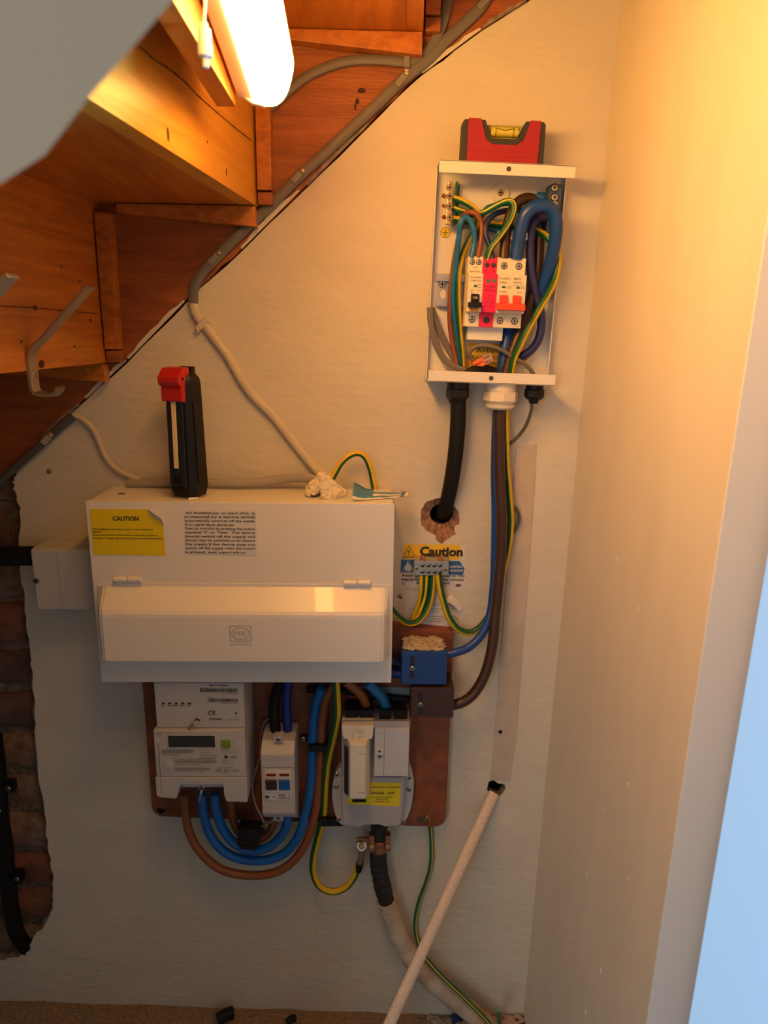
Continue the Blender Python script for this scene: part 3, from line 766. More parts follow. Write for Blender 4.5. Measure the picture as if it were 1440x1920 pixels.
obj('button', box(nx(415, 1395), nx(432, 1395), .0995, .1022, nz(423, 1402), nz(423, 1387), .0006), mat('green_button', (.18, .28, .012), .4), me_, label='green button')
obj('button', box(nx(308, 1434), nx(323, 1434), .0995, .1016, nz(315, 1441), nz(315, 1427), .0008), darkened_pl, me_)
obj('button_pad', lathe(P(316, 1434, .1016), (0, -1, 0), [(0, .0036), (.0006, .003)], 14), darkened_pl, me_)
obj('sensor', cyl(P(424, 1418.5, .1001), P(424, 1418.5, .1006), .0027, n=14), dark, me_)
for px, py in ((296, 1388), (451, 1393)):
    obj('fixing_recess', prism([(nx(px, py) + .0045 * math.cos(i * .5236), nz(px, py) + .0033 * math.sin(i * .5236)) for i in range(12)], .0995, .1004), lgrey_pl, me_)
mp = .1011
def mi(s, px, py, h, wpx, d=mp): return (s, P(px, py, d).x, d, P(px, py, d).z, h, wpx * .00074)
d2 = .0957
obj('bar_code', barcode(P(376, 1310, d2).x, P(446, 1310, d2).x, P(410, 1298, d2).z, P(410, 1291, d2).z, d2), ink, hub, fin=False)
obj('bar_code', barcode(P(390, 1310, d2).x, P(446, 1310, d2).x, P(410, 1316, d2).z, P(410, 1310, d2).z, d2), ink, hub, fin=False)
for px in (305.5, 317.5, 330, 342, 354.5):
    obj('indicator', rq(P(px - 2.7, 1310, d2).x, P(px + 2.7, 1310, d2).x, P(330, 1320.5, d2).z, P(330, 1317.5, d2).z, d2), dark, hub, fin=False)
lettering([mi('SKU1 Cellular', 410, 1285, .0034, 35, d2), mi('GUID ID', 381, 1290, .0015, 9, d2), mi('8 4 6 9 7 2 4 4 8', 430, 1300.5, .0016, 32, d2), mi('BAR ID', 395, 1308.5, .0015, 9, d2), mi('8 4 6 8 0 4 0 6', 431, 1318.5, .0016, 31, d2),
           mi('CE', 397, 1336.5, .0062, 14, d2), mi('TOSHIBA', 404, 1348.5, .0032, 26, d2), mi('SW', 305, 1323, .0016, 7, d2), mi('WAN', 318, 1323, .0016, 9, d2), mi('MESH', 330, 1323, .0016, 10, d2), mi('HAN', 342, 1323, .0016, 8, d2),
           mi('GAS', 354, 1323, .0016, 8, d2), mi('RECYCLE', 437, 1350, .0014, 18, d2), mi('X', 442.5, 1337, .0045, 6, d2), mi('__', 442.5, 1342, .003, 6, d2)], ink, hub)
for a in ((305, 364, 1412, 1406), (328, 406, 1431, 1426), (328, 394, 1444.5, 1439.5)):
    obj('bar_code', barcode(P(a[0], 1428, mp).x, P(a[1], 1428, mp).x, P(360, a[2], mp).z, P(360, a[3], mp).z, mp), gink, mbody, fin=False)
lettering([mi('Landis', 298, 1374, .0026, 15), mi('+Gyr', 301, 1378, .0026, 9), mi('E470', 317, 1375, .0022, 12), mi('Type 5424', 334, 1375.5, .0014, 15), mi('Single Phase 2-Wire', 356, 1376, .0014, 20), mi('made in Great Britain', 385, 1377, .0014, 32),
           mi('18L2508331', 322, 1415, .0022, 33), mi('WARRANTY', 385, 1411, .0018, 22), mi('1-20(100)A 230 V 50 Hz', 392, 1416, .0018, 37), mi('4000 imp/kWh', 390, 1421, .0018, 33), mi('Property of National Smart Metering', 364, 1423, .0020, 73),
           mi('91 1471 7 17 1 9 50 14', 351, 1434.5, .0018, 47), mi('18 20 41 91 05 14 15', 354, 1447, .0016, 52), mi('1000 imp/kWh', 428, 1410, .0016, 33), mi('SMETS', 438, 1420, .0026, 14), mi('Class B  0.5-10A', 425, 1427, .0016, 24), mi('kWh  kvarh', 428, 1431, .0016, 20),
           mi('CE', 409.5, 1444, .0052, 10), mi('M 19 0120', 434, 1445, .0030, 28), mi('CONFORMITY', 424, 1439.5, .0014, 28), mi('NO 8201', 422, 1449.5, .0014, 14)], gink, mbody)
# wire seals
def seal(px, py, d, px2, py2, parent, m):
    s1, s2 = screw(P(px, py, d), .0042, parent, steel); obj('screw_slot', s2, dark, s1)
    obj('seal', tube([P(px, py + 3, d + .003), P((px + px2) / 2, (py + py2) / 2, d + .006), P(px2, py2, d + .003)], .0019, n=8, flat=.6), m, parent)
seal(371, 1349, .0955, 354, 1367, hub, brass)
seal(378, 1478, .0822, 374, 1502, tcov, steel)

# ------------------------------------------------------------------ isolator switch
ix0, ix1 = P(490, 1470, .085).x, P(553, 1470, .085).x
isw = thing('isolator_switch', 'small white isolator switch with brown and blue toggles', 'switch', ((ix0+ix1)/2, -.05, P(520, 1530, .08).z))
zz = lambda py, d: P(520, py, d).z
prof = [(.0205, zz(1360, .03)), (.052, zz(1372, .052)), (.070, zz(1388, .07)), (.085, zz(1416, .085)), (.085, zz(1526, .085)), (.077, zz(1531, .077)), (.0205, zz(1533, .0205))]
ibody = obj('body', profx(prof, ix0, ix1, .0016), darkened_pl, isw)
obj('cover_line', box(ix0 - .0002, ix1 + .0002, .05, .0853, zz(1439.5, .085), zz(1438.7, .085)), gink, ibody)
wx0, wx1 = P(497, 1465, .0855).x, P(546, 1465, .0855).x
wn = obj('switch_window', frust((wx0, wx1, zz(1486, .0855), zz(1444, .0855)), .084, (wx0, wx1, zz(1486, .0855), zz(1444, .0855)), .0862, .0004), mat('switch_cream', (.70, .67, .60), .4), isw)
for xa, m, fl in ((0, c_brown, 1), (1, c_mblue, 1)):
    xm0 = wx0 + .001 + xa * (wx1 - wx0) * .5; xm1 = xm0 + (wx1 - wx0) * .43
    tg = obj('toggle', profx([(.086, zz(1463, .088)), (.0925, zz(1464, .0925)), (.0925, zz(1467, .0925)), (.089, zz(1469, .089)), (.088, zz(1481, .088)), (.086, zz(1482, .086))], xm0, xm1, .0006), m, isw, label=('brown toggle', 'blue toggle')[xa])
    obj('flag', rq(xm0 + .001, xm1 - .001, zz(1455.5, .0865), zz(1450.5, .0865), .0865), mat('flag_red', (.22, .01, .012), .5), wn, fin=False)
obj('rating_plate', box(wx0, wx1, .084, .0856, zz(1500, .0855), zz(1487, .0855)), lab_w, isw)
lettering([('ON  1', P(532, 1491, .086).x, .0859, zz(1491, .0859), .0034, .0170), ('OFF O', P(533, 1496.5, .086).x, .0859, zz(1496.5, .0859), .0034, .0175), ('X', P(514, 1494, .086).x, .0859, zz(1494, .0859), .0030, .0045)], ink, isw)
obj('emblem', cyl(P(501.5, 1492.5, .0856), P(501.5, 1492.5, .0859), .0034, n=16), ink, isw)
for py, d, pr in ((1386, .0765, 1), (1533, .070, 0)):
    pad = obj('seal_lug', box(P(513.5 if pr else 513, py, d).x, P(531, py, d).x, d - .012, d + .001, zz(py + 6, d), zz(py - 6, d), .0008), darkened_pl, isw)
    s1, s2 = screw(P(522, py, d + .001), .0042, pad, steel); obj('screw_slot', s2, dark, s1)

# ------------------------------------------------------------------ service cut-out
co = thing('service_cut_out', 'grey service cut-out with beige fuse carrier and danger label', 'fuse', (.014, -.05, ZC - .716))
gx = lambda px, d: P(px, 1450, d).x
gz = lambda py, d: P(700, py, d).z
gbase = mat('cutout_grey', (.40, .38, .39), .5)
bodyp = obj('base_block', box(P(640, 1400, .055).x, P(768, 1400, .055).x, .0205, .055, gz(1462, .055), gz(1349, .055), .003), gbase, co)
obj('top_lip', frust((P(640, 1360, .05).x, P(770, 1360, .05).x, gz(1366, .05), gz(1346, .05)), .05, (P(641, 1360, .07).x, P(768, 1360, .07).x, gz(1367, .07), gz(1352, .07)), .070, .0015), gbase, co)
for i, (xa, xb) in enumerate(((648, 671), (675, 700), (711, 732), (739, 762))):
    so = obj('terminal_socket', box(P(xa, 1335, .05).x, P(xb, 1335, .05).x, .0205, .058, gz(1350, .05), gz(1328, .05), .001), black_pl, co)
    if i > 0: obj('socket_rim', tube([Vector((P((xa + xb) / 2, 1332, .04).x + .0078 * math.cos(t * math.pi / 6 + 2.6), -.0405 - .0078 * math.sin(t * math.pi / 6 + 2.6), gz(1330, .042) + .003)) for t in range(10)], .0006, n=6, step=2), lgrey_pl, so)
lower = prism([(P(640, 1460, .06).x, gz(1458, .06)), (P(760, 1460, .06).x, gz(1458, .06)), (P(752, 1540, .06).x, gz(1543, .06)), (P(750, 1540, .06).x, gz(1548, .06)), (P(722, 1540, .06).x, gz(1551, .06)), (P(712, 1540, .06).x, gz(1547, .06)),
               (P(684, 1540, .06).x, gz(1547, .06)), (P(672, 1540, .06).x, gz(1552, .06)), (P(645, 1540, .06).x, gz(1546, .06)), (P(642, 1540, .06).x, gz(1540, .06))], .0205, .060, .002)
obj('cable_box', lower, gbase, co)
for sgn, arr in ((-1, [(648, 1440), (636, 1438), (628, 1450), (623, 1470), (622, 1495), (626, 1520), (633, 1540), (642, 1547), (650, 1547)]), (1, [(756, 1436), (768, 1432), (773, 1446), (776, 1465), (775, 1490), (771, 1515), (763, 1535), (752, 1546), (746, 1546)])):
    fl = obj('side_flange', prism([Wx(x, y, .035) for x, y in arr][::1 if sgn < 0 else -1], .0205, .036, .0015), mat('cutout_metal', (.58, .56, .55), .4, .3), co)
    for px, py in (((631, 1452), (630, 1475), (635, 1536)) if sgn < 0 else ((767, 1458), (767, 1480), (756, 1541))):
        s1, s2 = screw(P(px, py, .036), .0042, fl, steel, h=.002); obj('screw_slot', s2, dark, s1)
nc = obj('neutral_cover', box(P(702, 1400, .074).x, P(767, 1400, .074).x, .055, .074, gz(1456, .074), gz(1367, .074), .0016), lgrey_pl, co)
obj('cover_groove', box(P(720, 1400, .074).x, P(720.8, 1400, .074).x, .0735, .0743, gz(1455, .074), gz(1368, .074)), gink, nc)
obj('seal_lug', box(P(706, 1410, .074).x, P(718, 1410, .074).x, .0735, .078, gz(1414, .076), gz(1406, .076), .0008), white_pl, nc)
s1, s2 = screw(P(712, 1418, .0742), .0034, nc, steel); obj('screw_slot', s2, dark, s1)
s1, s2 = screw(P(712, 1408, .078), .0030, nc, steel); obj('screw_slot', s2, dark, s1)
# yellow danger label on the cable box
yl = obj('danger_label', prism([Wx(*q, .0605) for q in [(651, 1466), (752, 1468), (749, 1512), (649, 1508)]], .0598, .0605), lab_y, co)
fcx = lambda px: P(px, 1440, .09).x
fc = obj('fuse_carrier', bev(join(prism([(fcx(640), gz(1361, .08)), (fcx(700), gz(1361, .08)), (fcx(699), gz(1378, .08)), (fcx(697), gz(1386, .08)), (fcx(645), gz(1386, .08)), (fcx(641), gz(1378, .08))], .055, .080)), .0012), cream_pl, co)
obj('handle', frust((fcx(645), fcx(696), gz(1500, .075), gz(1380, .075)), .062, (fcx(656), fcx(686), gz(1499, .097), gz(1396, .097)), .097, .003), cream_pl, fc)
obj('handle_panel', outline(rrect(fcx(671), fcx(685), gz(1487, .0975), gz(1413, .0975), .001), .0007, .0974), gink, fc, fin=False)
obj('seal_lug', join(tube([Vector((fcx(674) + .0055 * math.cos(a), -.0815, gz(1373, .082) + .006 * math.sin(a))) for a in [i * math.pi / 5 for i in range(11)]], .0013, n=8, step=2)), cream_pl, fc)
obj('latch', box(fcx(664), fcx(671), .078, .0855, gz(1392, .082), gz(1374, .082), .0008), cream_pl, fc)
sdx = P(646, 1440, .075)
sb = bmesh.new(); e0, e1 = Vector((fcx(646), -.067, gz(1398, .07))), Vector((fcx(653.5), -.0895, gz(1402, .09)))
f0, f1 = Vector((fcx(646), -.067, gz(1488, .07))), Vector((fcx(653.5), -.0895, gz(1492, .09)))
off_ = Vector((-.0012, -.0008, 0))
sb.faces.new([sb.verts.new(p + off_) for p in (e0, e1, f1, f0)])
obj('rating_strip', sb, ink, fc, fin=False)
obj('carrier_slot', box(fcx(660), fcx(687), .0605, .064, gz(1502.5, .062), gz(1499.5, .062)), dark, co)
ld_ = .0609
lettering([('Southern Electricity Networks', P(712, 1476, ld_).x, ld_, gz(1476, ld_), .0026, .061), ('DANGER - LIVE', P(716, 1487, ld_).x, ld_, gz(1487, ld_), .0044, .0385), ('THIS CABLE & EQUIPMENT', P(716, 1495, ld_).x, ld_, gz(1495, ld_), .0018, .035),
           ('MUST NOT BE', P(716, 1499, ld_).x, ld_, gz(1499, ld_), .0018, .018), ('INTERFERED WITH', P(716, 1503, ld_).x, ld_, gz(1503, ld_), .0018, .025)], ink, yl)

# ------------------------------------------------------------------ connector blocks
def henley(name, label, q, d1, m, sc, ins):
    xs0, xs1, y0, y1 = q
    x0, x1 = P(xs0, (y0+y1)/2, d1).x, P(xs1, (y0+y1)/2, d1).x; z1, z0 = P((xs0+xs1)/2, y0, d1).z, P((xs0+xs1)/2, y1, d1).z
    t = thing(name, label, 'connector block', ((x0+x1)/2, -.04, z0))
    obj('base', box(x0 + .002, x1 - .001, .0205, .046, z0 + .001, z1 - .001, .001), m, t)
    cv = obj('cover', box(x0, x1, .046, d1, z0, z1, .0014), m, t)
    cx, cz = P(sc[0], sc[1], d1).x, P(sc[0], sc[1], d1).z
    obj('slot', box(cx - .0032, cx + .0032, d1 - .0005, d1 + .0002, cz - .016, cz + .019), mat('block_slot', (.01, .012, .03), .5), cv)
    s1, s2 = screw((cx, -d1 - .0002, cz), .0036, cv, steel, h=.0018); obj('screw_slot', s2, dark, s1)
    return t, (x0, x1, z0, z1)
hb, hq = henley('connector_block', 'blue plastic connector block, top covered with plaster crumbs', (753, 838, 1222, 1284), .072, blue_hb, (773, 1253), 0)
hb2, hq2 = henley('connector_block', 'brown plastic connector block below the blue one', (770, 851, 1290, 1346), .074, brown_hb, (788, 1321), 0)
# plaster crumbs lying on the blue block
def crumbs(name, label, x0, x1, y0, y1, z, n, r, m, seed):
    rnd = random.Random(seed); bm = bmesh.new()
    for i in range(n):
        b = bmesh.new(); bmesh.ops.create_icosphere(b, subdivisions=1, radius=r * rnd.uniform(.3, 1.))
        c = Vector((rnd.uniform(x0, x1), rnd.uniform(y0, y1), z + r * .25))
        for v in b.verts: v.co = c + Vector((v.co.x * rnd.uniform(.7, 1.6), v.co.y, v.co.z * .6))
        bm = join(bm, b)
    return obj(name, bm, m, label=label, cat='plaster crumbs', kind='stuff')
bm = bmesh.new(); rnd = random.Random(5)
for i in range(240):
    b = bmesh.new(); bmesh.ops.create_icosphere(b, subdivisions=1, radius=rnd.uniform(.0012, .0042))
    c = Vector((rnd.uniform(hq[0] + .004, hq[1] - .004), rnd.uniform(-.067, -.024), hq[3] + rnd.uniform(-.001, .003)))
    for v in b.verts: v.co = c + Vector((v.co.x * rnd.uniform(.7, 1.8), v.co.y * rnd.uniform(.7, 1.5), v.co.z * .6))
    bm = join(bm, b)
o = obj('plaster_crumbs', bm, mat('crumb', (.50, .41, .30), .95, var=.3, vscale=200, bump=.6, bscale=300), label='cream plaster crumbs heaped on the blue connector block', cat='plaster crumbs', kind='stuff', fin=False)
rm = o.modifiers.new('merge', 'REMESH'); rm.mode = 'VOXEL'; rm.voxel_size = .0009
# ------------------------------------------------------------------ small open enclosure on the wall
EB = Vector((.1638, 0, ZC - .0655))
en = thing('supply_enclosure', 'small open white metal enclosure packed with coloured wires and breakers', 'enclosure', EB, ry=math.radians(1.3))
IN = WM[en].inverted()
def L(px, py, d=0.): return IN @ P(px, py, d)
EH, EW, ED, LP_ = .268, .0842, .055, .0145
enm = white_mt
obj('back_plate', box(-EW + .0006, EW - .0006, .0005, .002, .0, EH, .0004), enm, en, True)
for s in (-1, 1):
    xa, xb = sorted((s * EW, s * (EW - .0014)))
    obj('side_lip', box(xa, xb, .0005, .016, .0012, EH - .0012, .0004), enm, en, True)
for nm, z0, z1, l0, l1 in (('bottom_flange', 0., .0014, .0, LP_), ('top_flange', EH - .0014, EH, EH - LP_, EH)):
    fl = obj(nm, box(-EW, EW, .0006, ED, z0, z1, .0003), enm, en, True)
    lp = obj('front_lip', box(-EW, EW, ED - .0014, ED, l0, l1, .0004), enm, fl, True)
    q = L(954, 315, ED) if nm[0] == 't' else L(921, 708, ED)
    obj('screw_hole', cyl((q.x, -ED - .0001, (l0+l1)/2), (q.x, -ED - .0004, (l0+l1)/2), .0030, n=16), mat('hole_grey', (.05, .045, .04), .6), lp, True)
def Lb(x0, x1, y0, y1, d0, d1, b=0.): # local box from pixel bounds measured on its front
    a, c = L(x0, y1, d1), L(x1, y0, d1); return box(a.x, c.x, d0, d1, a.z, c.z, b)
# rail, grommets, earth bar, neutral block
rail = obj('mounting_rail', join(Lb(818, 1028, 527, 572, .0022, .006)), steel, en, True)
obj('rail_edge', Lb(818, 1028, 521, 527, .004, .012, .0006), steel, rail, True); obj('rail_edge', Lb(818, 1028, 568, 574, .004, .012, .0006), steel, rail, True)
q = L(829, 533, .006); s1, s2 = screw(q, .0048, rail, steel, True, h=.003); obj('screw_slot', s2, dark, s1, True)
obj('rail_slot', prism([(L(830, 552).x + .0042 * math.cos(i * .5236), L(830, 552).z + .0058 * math.sin(i * .5236)) for i in range(12)], .0058, .0063), cream_pl, rail, True)
for px, py, r in ((938, 362, .0128), (984, 674, .0125)):
    q = L(px, py, .002)
    g = obj('grommet', lathe((q.x, -.002, q.z), (0, -1, 0), [(0, r), (.0012, r), (.0022, r * .9)], 28), cream_pl, en, True)
    s1, s2 = screw((q.x, -.0042, q.z), .0042, g, brass, True); obj('screw_slot', s2, dark, s1, True)
q = L(835, 436, .0022)
es = obj('earth_sticker', cyl((q.x, -.002, q.z), (q.x, -.0024, q.z), .0066, n=24), lab_y, en, True, label='round yellow earth symbol sticker')
sym = join(rq(q.x - .0005, q.x + .0005, q.z, q.z + .0042, .0026), rq(q.x - .0040, q.x + .0040, q.z - .0006, q.z + .0004, .0026), rq(q.x - .0026, q.x + .0026, q.z - .0022, q.z - .0013, .0026), rq(q.x - .0012, q.x + .0012, q.z - .0038, q.z - .0029, .0026))
obj('earth_symbol', sym, mat('green_ink', (.01, .10, .03), .6), es, True, fin=False, kind='stuff'); obj('sticker_rim', ring(q.x, q.z, .0066, .0066, .0006, .0026), ink, es, True, fin=False)
eb = obj('earth_bar', Lb(836, 850, 340, 420, .016, .027, .0006), brass, en, True)
obj('bar_holder', Lb(851, 859, 340, 420, .002, .016, .0005), c_green, eb, True); obj('holder_flag', Lb(858, 863, 342, 418, .002, .010, .0005), lab_y, eb, True)
for i, py in enumerate((352, 368, 387, 408)):
    q = L(843, py, .027); s1, s2 = screw((q.x, -.027, q.z), .0042, eb, brass, True, h=.002); obj('screw_slot', s2, dark, s1, True)
    if i: obj('wire_end', tube([Vector((L(833, py, .022).x + .002, -.022, q.z)), Vector((L(829, py, .022).x, -.022, q.z + .002))], .0024, n=7, jit=.5, step=2), copper, eb, True)
nb = obj('neutral_block', Lb(1024, 1055, 346, 437, .003, .026, .0012), mat('neutral_blue', (.035, .07, .17), .45), en, True)
obj('block_foot', Lb(1007, 1023, 360, 375, .002, .006, .0004), c_lblue, nb, True)
for py in (352, 370, 383, 436):
    q = L(1040, py, .026); obj('terminal_hole', cyl((q.x, -.0258, q.z), (q.x, -.0263, q.z), .0052, n=14), dark, nb, True)
    s1, s2 = screw((q.x, -.0262, q.z), .0040, nb, steel, True, h=.0008); obj('screw_slot', s2, dark, s1, True)
# warning label and the small white tag under the breakers
wl = obj('warning_label', Lb(873, 946, 645, 700, .0021, .0024), lab_y2, en, True)
wd = .0028
lettering([(s, L(px, py, wd).x, wd, L(px, py, wd).z, h, w) for s, px, py, h, w in (('WARNING', 917, 657, .0062, .035), ('SURGE PROTECTION', 912, 670, .0040, .054), ('DEVICE INSTALLED', 915, 681, .0036, .046), ('IN THIS CABLE', 918, 690, .0036, .040))], ink, wl, True)
obj('blank_tag', Lb(876, 944, 610, 637, .010, .030, .001), white_pl, en, True)
# breakers
def module(name, label, xa, xb, m, parts):
    # xa, xb: pixels at the top of the mid step; breakers stand parallel to the enclosure
    x0, x1 = L(xa, 545, .055).x, L(xb, 545, .055).x
    zz_ = [L(925, y, d).z for y, d in ((614, .042), (587, .055), (514, .055), (482, .042))]
    b = obj(name, profx([(.010, zz_[0]), (.042, zz_[0]), (.042, zz_[1]), (.055, zz_[1] + .0005), (.055, zz_[2]), (.042, zz_[2] + .001), (.042, zz_[3]), (.010, zz_[3])], x0 + .0001, x1 - .0001, .0007), m, en, True, label=label)
    return b, x0, x1, zz_
cr = mat('breaker_cream', (.74, .67, .53), .45)
rc, rx0, rx1, zq = module('residual_breaker', 'cream breaker with black toggle', 877, 905, cr, None)
sp, px0, px1, _ = module('surge_protector', 'magenta surge protector module', 905, 932, pink, None)
ms, mx0_, mx1_, _ = module('main_switch', 'cream main switch with red double toggle', 932, 986, cr, None)
def dscrews(parent, xs, z, d, m=steel, r=.0044):
    for x in xs:
        obj('screw_recess', cyl((x, -d + .0002, z), (x, -d - .0002, z), r, n=16), dark, parent, True)
        s1, s2 = screw((x, -d, z), r * .78, parent, m, True, h=.0006); obj('screw_slot', s2, dark, s1, True)
zt1 = zq[3] - .010; zb1 = zq[0] + .009; wm = (rx1 - rx0)
dscrews(rc, (rx0 + wm * .28, rx0 + wm * .72), zq[3] - .007, .0422, r=.0036); dscrews(rc, (rx0 + wm * .5,), zb1, .0422)
dscrews(sp, (px0 + wm * .28, px0 + wm * .72), zt1, .0422, c_dgrey, .0032); dscrews(sp, (px0 + wm * .5,), zb1, .0422, c_dgrey)
wm2 = mx1_ - mx0_
dscrews(ms, (mx0_ + wm2 * .24, mx0_ + wm2 * .76), zt1, .0422); dscrews(ms, (mx0_ + wm2 * .24, mx0_ + wm2 * .76), zb1, .0422)
zm = (zq[1] + zq[2]) / 2; hm = zq[2] - zq[1]
def toggle(parent, x0, x1, m, zl, lab, wide=None):
    t = obj('toggle', profx([(.0545, zl + .013), (.0585, zl + .012), (.0590, zl + .004), (.0630, zl + .002), (.0640, zl - .0025), (.0600, zl - .004), (.0545, zl - .003)], x0, x1, .0006), m, parent, True, label=lab); return t
zl = zq[1] + .010
toggle(rc, rx0 + wm * .24, rx0 + wm * .78, black_pl, zl, 'black toggle')
obj('toggle_bar', box(rx0 + wm * .06, rx0 + wm * .94, .0550, .0645, zl - .004, zl + .0022, .0008), black_pl, rc, True)
obj('test_button', box(rx0 + wm * .2, rx0 + wm * .8, .0548, .0575, zq[1] + .0012, zl - .0045, .0004), mat('amber_button', (.55, .24, .02), .4), rc, True)
lettering([('C40', rx0 + wm * .5, .0592, zl + .008, .0022, .006)], lab_w, rc, True)
for k in (.10, .56): toggle(ms, mx0_ + wm2 * k, mx0_ + wm2 * (k + .28), redsw, zl, 'red toggle')
obj('toggle_bar', profx([(.0550, zl + .003), (.0630, zl + .002), (.0655, zl - .006), (.0550, zl - .0065)], mx0_ + wm2 * .01, mx0_ + wm2 * .98, .0008), redsw, ms, True)
fd_ = .0553
for par, xx in ((rc, rx0 + wm * .5), (ms, mx0_ + wm2 * .22), (ms, mx0_ + wm2 * .72)):
    obj('status_flag', rq(xx - .0022, xx + .0022, zq[2] - .0165, zq[2] - .0140, fd_), mat('flag_green', (.01, .10, .06), .4), par, True, fin=False)
for k in (.32, .72): obj('status_window', rq(px0 + wm * (k - .15), px0 + wm * (k + .15), zq[2] - .0105, zq[2] - .0062, fd_), mat('flag_olive', (.12, .16, .06), .4), sp, True, fin=False)
oli = mat('olive_ink', (.26, .20, .11), .7); dred = mat('dark_red_ink', (.22, .005, .02), .6)
t3 = lambda s, x, dz, h, w: (s, x, fd_, zq[2] - dz, h, w)
lettering([t3('FuseBox', rx0 + wm * .52, .0045, .0026, .0145), t3('F1MB2C40', rx0 + wm * .5, .0088, .0020, .0140), t3('30mA', rx0 + wm * .78, .0135, .0018, .005), t3('Type A', rx0 + wm * .78, .0165, .0018, .006), t3('240V', rx0 + wm * .28, .0205, .0018, .006), t3('6kA', rx0 + wm * .75, .0205, .0018, .005), t3('TEST', rx0 + wm * .3, .0235, .0014, .005),
           ('LOAD', rx0 + wm * .5, .0424, zq[3] - .0135, .0018, .007), ('BIDIRECTIONAL', rx0 + wm * .5, .0424, zq[3] - .0185, .0018, .0145)], oli, rc, True)
lettering([t3('FuseBox', px0 + wm * .5, .0150, .0028, .0150), t3('SPDCUT2 1B', px0 + wm * .5, .0200, .0026, .0150), t3('Type 2', px0 + wm * .5, .0262, .0016, .006), t3('Un  230V  50Hz', px0 + wm * .5, .0300, .0016, .013), t3('In  20kA  8/20', px0 + wm * .5, .0326, .0016, .013), t3('Up  1.3kV', px0 + wm * .5, .0352, .0016, .012), t3('IEC 61643-11', px0 + wm * .5, .0390, .0016, .012),
           ('PE', px0 + wm * .25, .0424, zq[3] - .0165, .0024, .004), ('N', px0 + wm * .75, .0424, zq[3] - .0165, .0024, .003)], dred, sp, True)
lettering([t3('FuseBox', mx0_ + wm2 * .24, .0045, .0026, .0150), t3('100A', mx0_ + wm2 * .2, .0095, .0030, .0090), t3('MAIN', mx0_ + wm2 * .68, .0045, .0026, .0090), t3('SWITCH', mx0_ + wm2 * .7, .0092, .0026, .0110), t3('IEC 60947-3 AC-22A', mx0_ + wm2 * .74, .0128, .0012, .0145), t3('O/I', mx0_ + wm2 * .40, .0153, .0030, .006),
           t3('IT100/2', mx0_ + wm2 * .2, .0208, .0022, .0105), t3('13', mx0_ + wm2 * .88, .0155, .0028, .0045), t3('0-20kA', mx0_ + wm2 * .82, .0210, .0016, .0085)], oli, ms, True)
# plastic cable clamp above the breakers
cl = obj('cable_clamp', Lb(933, 990, 436, 448, .030, .036, .0008), white_pl, en, True)
q = L(963, 441, .036); s1, s2 = screw((q.x, -.036, q.z), .0036, cl, steel, True); obj('screw_slot', s2, dark, s1, True)
obj('clamp_post', Lb(959, 968, 432, 452, .002, .030, .0005), white_pl, cl, True)

# glands under the enclosure
def gland(name, label, px, py, d, r, m, prof, wh=None):
    p = P(px, py, d); t = thing(name, label, 'cable gland', p + Vector((0, 0, prof[-1][0])))
    obj('collar', lathe(p, (0, 0, 1), prof[0], 24), m, t)
    hx = bmesh.new()
    n_ = prof[1][2]; ra = prof[1][3]; z0, z1 = prof[1][0], prof[1][1]
    hx = lathe(p, (0, 0, 1), [(z1, ra * .86), (z1 + .0015, ra), (z0 - .0015, ra), (z0, ra * .9)], n_)
    obj('nut', hx, m, t); obj('tail', lathe(p, (0, 0, 1), prof[2], 24), m, t); return t
GZ = lambda px, d: (WM[en] @ Vector((L(px, 717, d).x, -d, 0))).z
def pz(px, d): p = P(px, 717, d); return Vector((p.x, p.y, GZ(px, d) - .0002))
def gl(name, label, px, d, m, collar_r, ch, nut_r, nh, tail_r, th, n_):
    p = pz(px, d); t = thing(name, label, 'cable gland', p - Vector((0, 0, ch + nh + th)))
    obj('collar', lathe(p, (0, 0, -1), [(0, collar_r * .96), (.0012, collar_r), (ch, collar_r)], 26), m, t)
    obj('nut', lathe(p, (0, 0, -1), [(ch, nut_r * .9), (ch + .0014, nut_r), (ch + nh * .72, nut_r), (ch + nh, nut_r * .78)], n_), m, t)
    obj('tail', lathe(p, (0, 0, -1), [(ch + nh, tail_r * 1.05), (ch + nh + th * .6, tail_r), (ch + nh + th, tail_r * .8)], 22), m, t)
    return p - Vector((0, 0, ch + nh + th))
gw = mat('gland_white', (.72, .66, .55), .45)
g1 = gl('cable_gland', 'black cable gland holding the thick black cable under enclosure', 859, .030, black_pl, .0150, .009, .0158, .016, .0115, .006, 8)
g2 = gl('cable_gland', 'large white cable gland under the middle of the enclosure', 940, .030, gw, .0205, .010, .0235, .018, .0195, .007, 8)
g3 = gl('cable_gland', 'small black cable gland under the right of the enclosure', 1003, .030, black_pl, .0120, .006, .0138, .014, .0068, .006, 10)

